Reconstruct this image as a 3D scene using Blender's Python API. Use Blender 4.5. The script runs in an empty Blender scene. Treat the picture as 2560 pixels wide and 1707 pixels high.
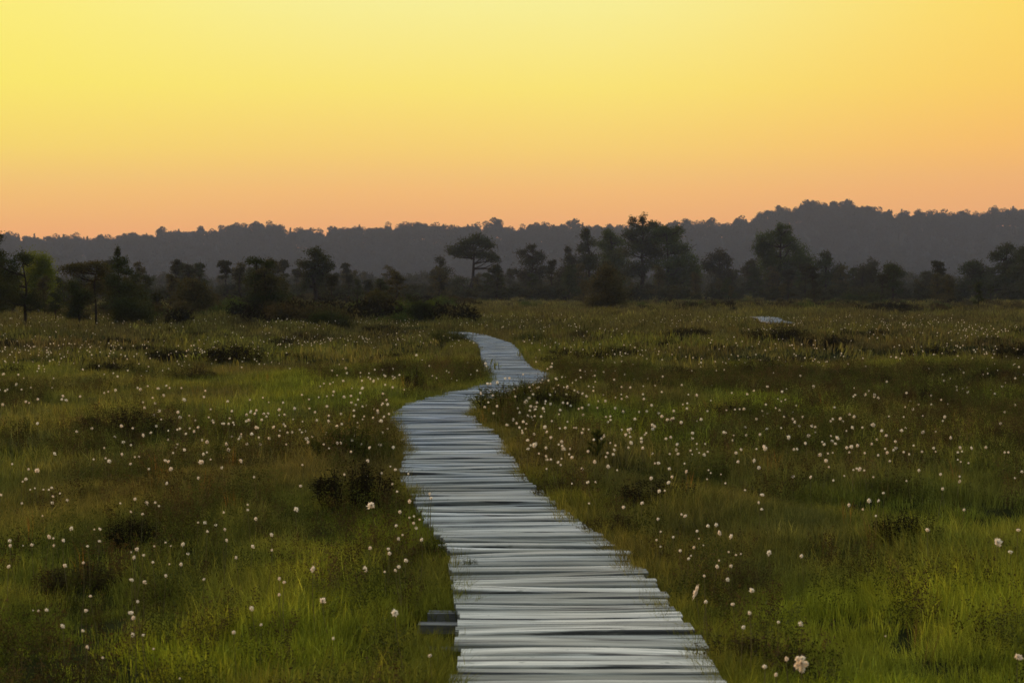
import bpy, math, random
import numpy as np
from mathutils import Vector
R = math.radians
rng = np.random.default_rng(7)
random.seed(7)
scene = bpy.context.scene
COL = scene.collection

# ------------------------------------------------------------------ camera
F, HZ, CAMH = 4200.0, 715.0, 1.7          # focal length / horizon row in photo pixels (2560 wide), eye height
cd = bpy.data.cameras.new('camera')
cam = bpy.data.objects.new('camera', cd); COL.objects.link(cam)
cd.sensor_width = 36.0
cd.lens = F / 2560 * 36
cd.clip_start, cd.clip_end = 0.1, 8000
PITCH = math.atan((853.5 - HZ) / F)
cam.location = (0, 0, CAMH)
cam.rotation_euler = (math.pi / 2 - PITCH, 0, 0)
cd.dof.use_dof = True
cd.dof.focus_distance = 16.0
cd.dof.aperture_fstop = 6.3
scene.camera = cam
scene.view_settings.view_transform = 'Standard'
scene.view_settings.look = 'None'
scene.view_settings.exposure = 0.0
scene.view_settings.gamma = 1.0
try:
    scene.view_settings.use_curve_mapping = False
    scene.cycles.use_denoising = True
    scene.cycles.denoising_input_passes = 'RGB_ALBEDO_NORMAL'
    scene.cycles.denoising_prefilter = 'ACCURATE'
    scene.cycles.max_bounces = 7
    scene.cycles.diffuse_bounces = 5
    scene.cycles.transmission_bounces = 4
    scene.cycles.volume_bounces = 0
    scene.cycles.sample_clamp_indirect = 4
except Exception:
    pass

# ------------------------------------------------------------------ dusk sky and the last low sun
SUN_AZ, SUN_EL = -38.0, 5.0               # degrees left of the view axis, above the horizon
w = bpy.data.worlds.new('World'); scene.world = w; w.use_nodes = True
nt = w.node_tree; N = nt.nodes; L = nt.links
for n in list(N): N.remove(n)
def node(t, **kw):
    n = N.new(t)
    for k, v in kw.items(): setattr(n, k, v)
    return n
def math_n(op, a, b=None, clamp=False):
    n = node('ShaderNodeMath', operation=op, use_clamp=clamp)
    for i, v in enumerate((a, b)):
        if v is None: continue
        if isinstance(v, (int, float)): n.inputs[i].default_value = v
        else: L.new(v, n.inputs[i])
    return n.outputs[0]
def ss(v, a, b):
    n = node('ShaderNodeMapRange', interpolation_type='SMOOTHSTEP')
    L.new(v, n.inputs[0]); n.inputs[1].default_value = a; n.inputs[2].default_value = b
    return n.outputs[0]
def mixc(f, a, b, t='MIX'):
    n = node('ShaderNodeMix', data_type='RGBA', blend_type=t)
    if isinstance(f, (int, float)): n.inputs[0].default_value = f
    else: L.new(f, n.inputs[0])
    for i, v in ((6, a), (7, b)):
        if isinstance(v, tuple): n.inputs[i].default_value = (*v, 1)
        else: L.new(v, n.inputs[i])
    return n.outputs[2]
def srgb(r, g, b):
    f = lambda c: c / 12.92 if c <= .04045 else ((c + .055) / 1.055) ** 2.4
    return tuple(f(c / 255) for c in (r, g, b))
def ramp(v, stops):
    n = node('ShaderNodeValToRGB'); L.new(v, n.inputs[0])
    e = n.color_ramp.elements
    while len(e) < len(stops): e.new(.5)
    for el, (p, c) in zip(e, stops): el.position = p; el.color = (*c, 1)
    return n.outputs[0]
tc = node('ShaderNodeTexCoord'); sx = node('ShaderNodeSeparateXYZ'); L.new(tc.outputs['Generated'], sx.inputs[0])
X, Y, Z = sx.outputs
za = math_n('ABSOLUTE', Z)
zr = math_n('MULTIPLY', za, 2.5)            # the ramp covers elevations up to about 24 degrees
mid = ramp(zr, [(0.0, srgb(230, 150, 102)), (0.075, srgb(248, 168, 99)), (.14, srgb(259, 192, 99)), (.2, srgb(260, 214, 100)),
                (.29, srgb(260, 235, 109)), (.42, srgb(255, 245, 150)), (.6, srgb(250, 240, 185)), (1., srgb(226, 230, 222))])
rgt = ramp(zr, [(0.0, srgb(224, 146, 102)), (0.075, srgb(242, 165, 100)), (.14, srgb(253, 176, 91)), (.2, srgb(260, 190, 84)),
                (.29, srgb(260, 207, 82)), (.42, srgb(260, 222, 88)), (.6, srgb(248, 220, 150)), (1., srgb(220, 224, 220))])
lft = ramp(zr, [(0.0, srgb(234, 150, 99)), (0.075, srgb(255, 175, 95)), (.14, srgb(260, 200, 93)), (.2, srgb(260, 224, 90)),
                (.29, srgb(260, 240, 95)), (.42, srgb(260, 244, 115)), (.6, srgb(252, 238, 170)), (1., srgb(228, 230, 220))])
hxy = math_n('SQRT', math_n('ADD', math_n('MULTIPLY', X, X), math_n('ADD', math_n('MULTIPLY', Y, Y), 1e-5)))
ax = math_n('DIVIDE', X, hxy)
warm = mixc(ss(ax, 0.02, .36), mid, rgt)
warm = mixc(ss(ax, -0.06, -.36), warm, lft)
sky = node('ShaderNodeTexSky', sky_type='NISHITA', sun_disc=False)
sky.sun_elevation = R(SUN_EL); sky.sun_rotation = R(SUN_AZ); sky.dust_density = 2.0; sky.air_density = 1.0
upper = mixc(1.0, sky.outputs[0], (.105, .108, .115), 'MULTIPLY')
upper = mixc(1.0, upper, (.68, .72, .76), 'ADD')
dim = math_n('ADD', math_n('MULTIPLY', ss(Y, -.75, .30), 1.05), .22)     # the sky behind is already dark, overhead and ahead still bright
dimc = node('ShaderNodeVectorMath', operation='SCALE'); L.new(upper, dimc.inputs[0]); L.new(dim, dimc.inputs['Scale']); upper = dimc.outputs[0]
front = math_n('MULTIPLY', ss(Y, -.15, .55), ss(za, .62, .22))
colr = mixc(front, upper, warm)
bg = node('ShaderNodeBackground'); L.new(colr, bg.inputs[0]); bg.inputs[1].default_value = 1.0
wo = node('ShaderNodeOutputWorld'); L.new(bg.outputs[0], wo.inputs[0])

sl = bpy.data.lights.new('sun', 'SUN'); sun = bpy.data.objects.new('sun', sl); COL.objects.link(sun)
sl.energy = 3.2; sl.color = (1.0, .58, .28); sl.angle = R(7)
sd = Vector((math.sin(R(SUN_AZ)) * math.cos(R(SUN_EL)), math.cos(R(SUN_AZ)) * math.cos(R(SUN_EL)), math.sin(R(SUN_EL))))
sun.rotation_euler = sd.to_track_quat('Z', 'Y').to_euler()
sun.location = sd * 300

# ------------------------------------------------------------------ helpers
def mesh(name, V, faces, mats, smooth=False, midx=None):
    """V (n,3) array, faces: list of int arrays (m,3)/(m,4)"""
    me = bpy.data.meshes.new(name)
    faces = [np.asarray(f, np.int32) for f in faces if len(f)]
    lv = np.concatenate([f.ravel() for f in faces]); tot = np.concatenate([np.full(len(f), f.shape[1], np.int32) for f in faces])
    st = np.concatenate([[0], np.cumsum(tot)[:-1]]).astype(np.int32)
    me.vertices.add(len(V)); me.vertices.foreach_set('co', np.asarray(V, np.float32).ravel())
    me.loops.add(len(lv)); me.loops.foreach_set('vertex_index', lv)
    me.polygons.add(len(tot)); me.polygons.foreach_set('loop_start', st)
    try: me.polygons.foreach_set('loop_total', tot)
    except Exception: pass
    me.polygons.foreach_set('use_smooth', np.full(len(tot), bool(smooth)))
    if not isinstance(mats, (list, tuple)): mats = [mats]
    for m in mats: me.materials.append(m)
    if midx is not None: me.polygons.foreach_set('material_index', np.asarray(midx, np.int32))
    me.update(calc_edges=True); me.validate()
    return me
class MB:                                   # collects pieces into one mesh
    def __init__(s): s.V = []; s.T = []; s.Q = []; s.n = 0
    def add(s, V, T=(), Q=()):
        V = np.asarray(V, float)
        if len(T): s.T.append(np.asarray(T) + s.n)
        if len(Q): s.Q.append(np.asarray(Q) + s.n)
        s.V.append(V); s.n += len(V)
    def mesh(s, name, mat, smooth=False):
        f = []
        if s.T: f.append(np.concatenate(s.T))
        if s.Q: f.append(np.concatenate(s.Q))
        return mesh(name, np.concatenate(s.V), f, mat, smooth)
def tube(mb, pts, rads, k=6, cap=True):
    pts = np.asarray(pts, float); n = len(pts)
    tg = np.gradient(pts, axis=0); tg /= np.linalg.norm(tg, axis=1)[:, None] + 1e-9
    ref = np.array([.31, .95, .05]); a = np.cross(tg, ref); a /= np.linalg.norm(a, axis=1)[:, None] + 1e-9; b = np.cross(tg, a)
    ang = np.arange(k) / k * 2 * np.pi
    V = (pts[:, None] + np.asarray(rads)[:, None, None] * (np.cos(ang)[None, :, None] * a[:, None] + np.sin(ang)[None, :, None] * b[:, None])).reshape(-1, 3)
    i = np.arange(n - 1)[:, None] * k; j = np.arange(k)[None]; j2 = (j + 1) % k
    Q = np.stack([i + j, i + j2, i + k + j2, i + k + j], -1).reshape(-1, 4)
    T = []
    if cap:
        V = np.vstack([V, pts[-1:]]); e = (n - 1) * k
        T = [(e + q, e + (q + 1) % k, len(V) - 1) for q in range(k)]
    mb.add(V, T, Q)
def leaves(mb, P, ln, wd, up=.2, spread=None):
    """little two-triangle leaf / needle sprigs at points P; ln, wd arrays or floats"""
    n = len(P); P = np.asarray(P, float)
    d = rng.normal(size=(n, 3)); d[:, 2] += up
    if spread is not None: d += spread
    d /= np.linalg.norm(d, axis=1)[:, None] + 1e-9
    s = np.cross(d, rng.normal(size=(n, 3))); s /= np.linalg.norm(s, axis=1)[:, None] + 1e-9
    ln = np.broadcast_to(ln, n) * rng.uniform(.6, 1.3, n); wd = np.broadcast_to(wd, n) * rng.uniform(.6, 1.3, n)
    a = P - d * ln[:, None] / 2; t = P + d * ln[:, None] / 2
    c = P + np.cross(d, s) * wd[:, None] * .25
    V = np.stack([a, c + s * wd[:, None] / 2, t, c - s * wd[:, None] / 2], 1).reshape(-1, 3)
    q = np.arange(n)[:, None] * 4 + np.arange(4)[None]
    mb.add(V, (), q)
def obj(name, me, parent=None, loc=None):
    o = bpy.data.objects.new(name, me); COL.objects.link(o)
    if parent is not None: o.parent = parent
    if loc is not None: o.location = loc
    return o
def tag(o, label=None, cat=None, group=None, kind=None):
    for k, v in (('label', label), ('category', cat), ('group', group), ('kind', kind)):
        if v: o[k] = v
    return o
def thing(name, loc, label, cat, group=None):
    o = bpy.data.objects.new(name, None); COL.objects.link(o); o.location = loc; o.empty_display_size = .2
    return tag(o, label, cat, group)

# value noise
_tab = rng.uniform(-1, 1, (256, 256))
def vn(x, y):
    x = np.asarray(x, float); y = np.asarray(y, float)
    xi = np.floor(x).astype(int); yi = np.floor(y).astype(int); u = x - xi; v = y - yi
    u = u * u * (3 - 2 * u); v = v * v * (3 - 2 * v)
    g = lambda a, b: _tab[a & 255, b & 255]
    return (g(xi, yi) * (1 - u) + g(xi + 1, yi) * u) * (1 - v) + (g(xi, yi + 1) * (1 - u) + g(xi + 1, yi + 1) * u) * v
def fbm(x, y, o=4):
    s = 0; a = 1; t = 0
    for i in range(o):
        s = s + a * vn(x * 2 ** i + 17 * i, y * 2 ** i + 31 * i); t += a; a *= .5
    return s / t
def sstep(v, a, b):
    t = np.clip((np.asarray(v, float) - a) / (b - a), 0, 1); return t * t * (3 - 2 * t)

# ------------------------------------------------------------------ materials
def mat(name):
    m = bpy.data.materials.new(name); m.use_nodes = True
    t = m.node_tree
    for n in list(t.nodes): t.nodes.remove(n)
    return m, t, t.nodes, t.links
def leaf_mat(name, col, col2=None, trans=.35, inst=False, island=.35, rough=.6, gloss=.0, vary=.5):
    """diffuse + translucent leaf; colour varies leaf by leaf, tuft by tuft and in soft clumps"""
    m, t, n, l = mat(name)
    col2 = col2 or tuple(c * .6 for c in col)
    if inst:
        at = n.new('ShaderNodeAttribute'); at.attribute_type = 'INSTANCER'; at.attribute_name = 'tint'; base = at.outputs['Color']
    else:
        oi = n.new('ShaderNodeTexCoord'); ns = n.new('ShaderNodeTexNoise'); ns.inputs['Scale'].default_value = vary
        l.new(oi.outputs['Object'], ns.inputs['Vector']); ns.inputs['Detail'].default_value = 3
        mr = n.new('ShaderNodeMapRange'); l.new(ns.outputs[0], mr.inputs[0]); mr.inputs[1].default_value = .35; mr.inputs[2].default_value = .65
        mx = n.new('ShaderNodeMix'); mx.data_type = 'RGBA'; l.new(mr.outputs[0], mx.inputs[0])
        mx.inputs[6].default_value = (*col, 1); mx.inputs[7].default_value = (*col2, 1); base = mx.outputs[2]
    ge = n.new('ShaderNodeNewGeometry'); m2 = n.new('ShaderNodeMapRange'); l.new(ge.outputs['Random Per Island'], m2.inputs[0])
    m2.inputs[3].default_value = 1 - island; m2.inputs[4].default_value = 1 + island
    mu = n.new('ShaderNodeVectorMath'); mu.operation = 'SCALE'; l.new(base, mu.inputs[0]); l.new(m2.outputs[0], mu.inputs['Scale'])
    df = n.new('ShaderNodeBsdfDiffuse'); l.new(mu.outputs[0], df.inputs[0])
    tr = n.new('ShaderNodeBsdfTranslucent'); ga = n.new('ShaderNodeVectorMath'); ga.operation = 'MULTIPLY'
    l.new(mu.outputs[0], ga.inputs[0]); ga.inputs[1].default_value = (1.25, 1.1, .6); l.new(ga.outputs[0], tr.inputs[0])
    mxs = n.new('ShaderNodeMixShader'); mxs.inputs[0].default_value = trans; l.new(df.outputs[0], mxs.inputs[1]); l.new(tr.outputs[0], mxs.inputs[2])
    out = n.new('ShaderNodeOutputMaterial'); l.new(mxs.outputs[0], out.inputs[0])
    return m
def noise_mat(name, c1, c2, scale, rough=.9, stretch=(1, 1, 1), detail=5, bump=0.0, lo=.35, hi=.65):
    m, t, n, l = mat(name)
    tc = n.new('ShaderNodeTexCoord'); mp = n.new('ShaderNodeMapping'); mp.inputs['Scale'].default_value = stretch
    l.new(tc.outputs['Object'], mp.inputs[0])
    ns = n.new('ShaderNodeTexNoise'); ns.inputs['Scale'].default_value = scale; ns.inputs['Detail'].default_value = detail
    l.new(mp.outputs[0], ns.inputs['Vector'])
    mr = n.new('ShaderNodeMapRange'); l.new(ns.outputs[0], mr.inputs[0]); mr.inputs[1].default_value = lo; mr.inputs[2].default_value = hi
    mx = n.new('ShaderNodeMix'); mx.data_type = 'RGBA'; l.new(mr.outputs[0], mx.inputs[0])
    mx.inputs[6].default_value = (*c1, 1); mx.inputs[7].default_value = (*c2, 1)
    p = n.new('ShaderNodeBsdfPrincipled'); l.new(mx.outputs[2], p.inputs['Base Color']); p.inputs['Roughness'].default_value = rough
    p.inputs['Specular IOR Level'].default_value = .0
    if bump:
        b = n.new('ShaderNodeBump'); b.inputs['Strength'].default_value = bump; l.new(ns.outputs[0], b.inputs['Height']); l.new(b.outputs[0], p.inputs['Normal'])
    o = n.new('ShaderNodeOutputMaterial'); l.new(p.outputs[0], o.inputs[0])
    return m
def wood_mat():
    m, t, n, l = mat('weathered_wood')
    tc = n.new('ShaderNodeTexCoord')
    def nz(scale, st, det=4):
        mp = n.new('ShaderNodeMapping'); mp.inputs['Scale'].default_value = st; l.new(tc.outputs['Object'], mp.inputs[0])
        s = n.new('ShaderNodeTexNoise'); s.inputs['Scale'].default_value = scale; s.inputs['Detail'].default_value = det; l.new(mp.outputs[0], s.inputs['Vector']); return s.outputs[0]
    def mr(v, a, b, c, d):
        r = n.new('ShaderNodeMapRange'); l.new(v, r.inputs[0])
        for i, q in enumerate((a, b, c, d)): r.inputs[i + 1].default_value = q
        return r.outputs[0]
    def mix(f, a, b, bt='MIX'):
        x = n.new('ShaderNodeMix'); x.data_type = 'RGBA'; x.blend_type = bt
        if isinstance(f, float): x.inputs[0].default_value = f
        else: l.new(f, x.inputs[0])
        for i, v in ((6, a), (7, b)):
            if isinstance(v, tuple): x.inputs[i].default_value = (*v, 1)
            else: l.new(v, x.inputs[i])
        return x.outputs[2]
    grain = nz(60, (.06, 1, 1)); cracks = nz(26, (.03, .8, 1), 6); streak = nz(13, (.05, 1, 1), 3); patch = nz(1.6, (1, 1, 1)); lich = nz(14, (1, 1, 1))
    ge = n.new('ShaderNodeNewGeometry')
    c = mix(mr(grain, .3, .7, 0, 1), (.22, .225, .205), (.46, .455, .40))
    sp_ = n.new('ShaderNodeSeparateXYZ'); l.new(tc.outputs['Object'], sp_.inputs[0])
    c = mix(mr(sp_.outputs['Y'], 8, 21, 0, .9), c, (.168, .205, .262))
    c = mix(mr(patch, .4, .65, 0, .5), c, (.33, .32, .27))
    c = mix(mr(ge.outputs['Random Per Island'], 0, 1, 0, 1.0), c, (.33, .35, .34), 'MULTIPLY')
    c = mix(1.0, c, (1.92, 1.90, 1.82), 'MULTIPLY')
    c = mix(mr(streak, .35, .6, .75, 0), c, (.36, .38, .39), 'MULTIPLY')
    c = mix(mr(cracks, .565, .64, 0, .9), c, (.03, .032, .034))
    c = mix(mr(lich, .66, .72, 0, .5), c, (.13, .14, .11))
    p = n.new('ShaderNodeBsdfPrincipled'); l.new(c, p.inputs['Base Color']); p.inputs['Roughness'].default_value = .8; p.inputs['Specular IOR Level'].default_value = .2
    b = n.new('ShaderNodeBump'); b.inputs['Strength'].default_value = .5; b.inputs['Distance'].default_value = .004; l.new(cracks, b.inputs['Height']); l.new(b.outputs[0], p.inputs['Normal'])
    o = n.new('ShaderNodeOutputMaterial'); l.new(p.outputs[0], o.inputs[0])
    return m
M = {}
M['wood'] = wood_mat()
M['stub'] = noise_mat('grey_split_timber', (.07, .07, .065), (.26, .26, .24), 16, stretch=(.15, 1, 1), bump=.4)
M['beam'] = noise_mat('dark_wet_timber', (.03, .028, .024), (.09, .085, .075), 12, stretch=(.2, 1, 1))
M['peat'] = noise_mat('peat_and_moss', (.010, .012, .004), (.028, .030, .009), 1.3, detail=8, bump=.3)
M['hill'] = noise_mat('forest_floor', (.012, .014, .008), (.02, .022, .012), .05)
M['bark'] = noise_mat('pine_bark', (.016, .013, .010), (.045, .034, .024), 6, stretch=(1, 1, .3))
M['birchbark'] = noise_mat('birch_bark', (.05, .045, .04), (.3, .28, .25), 5, stretch=(1, 1, 3))
M['pine'] = leaf_mat('pine_needles', (.034, .048, .014), (.046, .048, .018), .25)
M['pine_far'] = leaf_mat('hazy_pine_needles', (.030, .036, .015), (.044, .040, .019), .25)
M['green'] = leaf_mat('leafy_green', (.054, .080, .016), (.038, .054, .016), .35)
M['birch'] = leaf_mat('birch_leaves', (.125, .155, .014), (.085, .11, .012), .45)
M['brown'] = leaf_mat('brownish_foliage', (.068, .060, .023), (.048, .048, .018), .3)
M['heath_dark'] = leaf_mat('dark_heather_leaves', (.020, .018, .009), (.012, .011, .006), .2, vary=3)
M['heath_brown'] = leaf_mat('brown_heather_leaves', (.056, .044, .019), (.040, .036, .014), .3, vary=3)
M['heath_green'] = leaf_mat('green_dwarf_shrub_leaves', (.066, .080, .017), (.046, .054, .013), .35, vary=3)
M['twig'] = noise_mat('heather_twigs', (.02, .014, .009), (.04, .028, .016), 20)
M['forest'] = leaf_mat('far_forest_leaves', (.016, .018, .010), (.024, .024, .014), .2, vary=.05)
M['grass'] = leaf_mat('grass_blades', (.05, .06, .01), trans=.4, inst=True, island=.5)
M['cover'] = leaf_mat('ground_cover_leaves', (.03, .03, .01), trans=.3, inst=True, island=.45)
M['stem'] = leaf_mat('cotton_grass_stem', (.20, .16, .07), (.13, .13, .05), .3)
M['seed'] = noise_mat('cotton_grass_seeds', (.10, .07, .045), (.2, .15, .1), 300)
def fluff_mat():
    m, t, n, l = mat('cotton_fluff')
    df = n.new('ShaderNodeBsdfDiffuse'); tr = n.new('ShaderNodeBsdfTranslucent')
    oi = n.new('ShaderNodeObjectInfo'); mx = n.new('ShaderNodeMix'); mx.data_type = 'RGBA'; l.new(oi.outputs['Random'], mx.inputs[0])
    mx.inputs[6].default_value = (.98, .86, .69, 1); mx.inputs[7].default_value = (.98, .93, .80, 1)
    l.new(mx.outputs[2], df.inputs[0]); l.new(mx.outputs[2], tr.inputs[0])
    s = n.new('ShaderNodeMixShader'); s.inputs[0].default_value = .5; l.new(df.outputs[0], s.inputs[1]); l.new(tr.outputs[0], s.inputs[2])
    o = n.new('ShaderNodeOutputMaterial'); l.new(s.outputs[0], o.inputs[0]); return m
M['fluff'] = fluff_mat()

# ------------------------------------------------------------------ lie of the land
PATH = np.array([(2.0, .30), (5.5, .33), (7.2, .33), (8.33, .32), (10.6, .17), (12.66, -.15), (14.9, -.44), (17.25, -.57), (19.8, -.76), (20.9, -.98), (22.4, -1.03),
                 (24.2, -.98), (26.5, -.55), (28.8, .04), (30.2, .13), (32.8, .10), (34.2, -.06), (38.8, -.22), (45.2, -.34), (50., -.52), (53.9, -.95), (58.8, -1.5), (64, -2.6), (70, -4.6)])
PW = 1.12
def PWY(y): return float(np.interp(y, [8, 12, 20, 28.5, 29.5, 33, 35, 45, 60], [1.17, 1.10, 1.08, 1.12, 1.30, 1.30, 1.0, 1.0, 1.05]))
def pathx(y): return np.interp(y, PATH[:, 0], PATH[:, 1])
def pdist(x, y): return np.where((y > 1) & (y < 66), np.abs(x - pathx(y)), 99.)
BUMPS = []                                  # (x, y, rx, ry, h) hummocks under the shrubs
def zg(x, y):
    x = np.asarray(x, float); y = np.asarray(y, float)
    z = .17 * fbm(x * .45 + 5, y * .30 + 3, 3) + .12 * fbm(x * .09 + 40, y * .06 + 9, 2)
    z = z + sstep(y, 60, 260) * .5 * fbm(x * .012 + 70, y * .01 + 20, 2)
    for bx, by, rx, ry, h in BUMPS:
        z = z + h * np.exp(-((x - bx) / rx) ** 2 - ((y - by) / ry) ** 2)
    k = sstep(pdist(x, y), .5, 1.5)
    return -.13 + z * k
CP, SP = math.cos(PITCH), math.sin(PITCH)
def ray(px, py):
    u = (px - 1280) / F; v = -(py - 853.5) / F
    d = np.array([u, CP + v * SP, -SP + v * CP]); return d / d[1]     # per metre of y
def at(px, py, H=0.0):
    """where the sight line through photo pixel (px,py) comes down to H above the ground"""
    r = ray(px, py); y = (CAMH + .1 - H) / max(-r[2], 1e-4)
    for _ in range(12):
        y = (CAMH - float(zg(r[0] * y, y)) - H) / max(-r[2], 1e-4) * .6 + y * .4
    return r[0] * y, y
def atd(px, py, d):
    r = ray(px, py); return np.array([r[0] * d, d, CAMH + r[2] * d])

# ------------------------------------------------------------------ shrubs: table of (px, base py, width, height px, kind, label)
SHRUBS = [
 (1905, 962, 100, 36, 'dark', 'dark rounded heather hummock standing alone right of the far bend of the boardwalk'),
 (1822, 1064, 160, 30, 'dark', 'low wide dark heather patch above the bright green strip right of the boardwalk'),
 (2300, 1032, 76, 34, 'dark', 'small near black heather bump in the brown sedge at mid right'),
 (2215, 1012, 110, 20, 'brown', 'flat brownish heather patch left of the near black bump at mid right'),
 (2003, 1016, 110, 20, 'dark', 'thin flat heather streak below the lone rounded hummock'),
 (2318, 918, 140, 30, 'dark', 'long dark heather hummock high on the right slope of the bog'),
 (2540, 922, 120, 38, 'dark', 'dark heather hummock cut by the right edge of the photo'),
 (2500, 970, 170, 26, 'dark', 'wide low heather bank below the hummock at the right edge'),
 (1990, 917, 150, 16, 'brown', 'faint brown heather streak above the lone rounded hummock'),
 (2350, 1190, 260, 38, 'brown', 'broad twiggy brown heather bank behind the bright lawn at right'),
 (1800, 889, 90, 16, 'dark', 'small dark heather strip nearest the far pale stretch of boards'),
 (2066, 882, 130, 24, 'dark', 'dark heather mound at the end of the big black hummock'),
 (1945, 866, 170, 28, 'dark', 'big near black heather hummock below the far pale stretch of boards'),
 (2223, 789, 170, 18, 'dark', 'dark long shrub strip under the far pines at right'),
 (2175, 847, 130, 15, 'dark', 'thin dark heather strip in the far sedge at right'),
 (1737, 782, 70, 14, 'dark', 'tiny dark shrub beside the far pale stretch of boards'),
 (585, 935, 150, 44, 'dark', 'large dark heather hummock with a split top in the left meadow'),
 (307, 1114, 220, 48, 'dark', 'wide dark heather bank among dense cotton grass at left'),
 (439, 1244, 170, 34, 'dark', 'low black heather bank below the orange dry sedge at left'),
 (532, 1160, 80, 24, 'brown', 'little brown heather tuft with a pale cotton head in front at left'),
 (804, 976, 60, 18, 'dark', 'small dark heather spot left of the far bend'),
 (99, 1002, 70, 17, 'dark', 'small dark heather spot near the left edge of the photo'),
 (512, 1024, 160, 22, 'green', 'long flat green shrub patch in the left meadow'),
 (292, 918, 100, 15, 'brown', 'faint brown heather streak in the far left meadow'),
 (329, 1384, 130, 46, 'dark', 'dark bushy heather hummock above the green lawn at lower left'),
 (205, 1490, 190, 46, 'brown', 'brown heather hummock in the green lawn at lower left'),
 (395, 1545, 90, 18, 'brown', 'low brown heather streak in the lower left lawn'),
 (830, 1484, 64, 38, 'dark', 'small dark shrub in the sedge left of the near boards'),
 (870, 1195, 230, 88, 'green', 'big leafy green dwarf shrub left of the boardwalk'),
 (885, 1300, 190, 84, 'dark', 'dark leafy dwarf shrub just below the big green one left of the boardwalk'),
 (1168, 1468, 62, 54, 'green', 'small dense green bush leaning over the left edge of the near boards'),
 (1080, 1430, 130, 58, 'green', 'loose green dwarf shrub at the left edge of the near boards'),
 (960, 1160, 90, 60, 'brown', 'brown heather clump hugging the left edge of the boards at mid distance'),
 (1405, 1282, 150, 62, 'brown', 'olive brown heather clump hugging the right edge of the boards at mid distance'),
 (1535, 1372, 150, 62, 'brown', 'olive brown heather clump where the near boards widen on the right'),
 (1350, 1205, 110, 60, 'brown', 'slim brown heather clump on the right edge below the bend'),
 (1650, 1300, 190, 56, 'dark', 'dark heather bank right of the boards behind the green lawn'),
 (2262, 1396, 170, 62, 'dark', 'dark heather hummock on the rear rim of the bright lawn at right'),
 (1860, 1712, 260, 90, 'brown', 'brown heather clump under the largest cotton tuft at the bottom edge'),
 (1285, 1062, 220, 74, 'green', 'tall green shrub clump inside the far bend of the boardwalk'),
 (1390, 1058, 150, 50, 'brown', 'brown shrub clump dotted with cotton grass right of the far bend'),
 (1036, 996, 46, 42, 'dark', 'small upright dark bush in the grass left of the far bend'),
 (1410, 900, 80, 16, 'dark', 'tiny dark heather spot right of the far boards'),
 (1330, 868, 120, 22, 'green', 'low green shrub along the right of the farthest boards'),
 (1120, 868, 110, 30, 'green', 'low green shrub along the left of the farthest boards'),
 (700, 868, 80, 12, 'dark', 'thin dark heather streak below the trees at left'),
 (150, 876, 90, 14, 'dark', 'thin dark heather streak under the bright birch at far left'),
 (20, 878, 60, 18, 'dark', 'dark heather spot at the far left edge of the photo'),
 (1655, 985, 36, 24, 'brown', 'tiny brown shrub tuft in the olive sedge right of the bend'),
]
shrub_at = []
for px, py, wpx, hpx, kind, lab in SHRUBS:
    x, y = at(px, py - hpx * .15)
    wm, hm = wpx * y / F * 1.12, hpx * y / F
    shrub_at.append((x, y, wm, hm, kind, lab))
for (x, y, wm, hm, kind, lab) in shrub_at:
    BUMPS.append((x, y, wm * .55, max(wm * .5, .3), min(hm * .35, .16)))

# ------------------------------------------------------------------ ground sheet
ys = np.concatenate([np.linspace(-40, 4, 30), np.linspace(4.2, 30, 170), 30 * (60 ** (np.linspace(0, 1, 190)[1:]))])
us = np.linspace(-1, 1, 241); us = np.sign(us) * np.abs(us) ** 1.25
hw = np.where(ys < 4, 30, 28 + .62 * ys)
GX = hw[:, None] * us[None]; GY = np.repeat(ys[:, None], len(us), 1); GZ = zg(GX, GY)
nr, nc = GX.shape
i = np.arange(nr - 1)[:, None] * nc; j = np.arange(nc - 1)[None]
Q = np.stack([i + j, i + j + 1, i + nc + j + 1, i + nc + j], -1).reshape(-1, 4)
g = obj('ground', mesh('ground', np.stack([GX, GY, GZ], -1).reshape(-1, 3), [Q], M['peat'], True)); tag(g, kind='structure')

# ------------------------------------------------------------------ hills on the horizon
SKY = np.array([(-500, 556), (-260, 548), (-120, 545), (0, 552), (30, 540), (70, 538), (95, 545), (120, 553), (150, 547), (200, 546), (260, 549), (330, 547), (365, 535), (400, 529), (440, 535), (480, 545), (490, 530),
 (520, 516), (560, 518), (610, 515), (650, 522), (680, 535), (720, 538), (760, 535), (800, 520), (835, 517), (865, 525), (900, 525), (940, 515), (965, 508), (990, 520), (1050, 522), (1100, 525), (1125, 512), (1140, 505),
 (1165, 515), (1190, 525), (1220, 518), (1260, 515), (1290, 518), (1320, 510), (1340, 520), (1370, 522), (1400, 515), (1440, 520), (1540, 515), (1570, 503), (1590, 508), (1600, 520), (1650, 515), (1700, 507), (1730, 500),
 (1745, 484), (1790, 478), (1840, 469), (1900, 465), (1950, 470), (1980, 480), (2010, 488), (2065, 490), (2110, 490), (2180, 490), (2230, 488), (2280, 479), (2310, 478), (2352, 485), (2500, 490), (2700, 498), (2900, 505)], float) * 1.0884
HD = 1300.
skx = (SKY[:, 0] - 1280) / F * HD; skz = CAMH + (HZ - SKY[:, 1]) / F * HD
ker = np.exp(-np.linspace(-2, 2, 81) ** 2); ker /= ker.sum()
hx = np.linspace(-780, 780, 521)
top = np.interp(hx, skx, skz)
hill_top = np.convolve(np.pad(top, 40, 'edge'), np.interp(np.linspace(-2, 2, 41), np.linspace(-2, 2, 81), ker) / np.interp(np.linspace(-2, 2, 41), np.linspace(-2, 2, 81), ker).sum(), 'same')[40:-40] - 17
hill_top = np.clip(hill_top + 4, top - 13, top - 8)
def hillz(x, y): return np.interp(x, hx, hill_top) * sstep(y, 1020, HD) - 1.2
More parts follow.
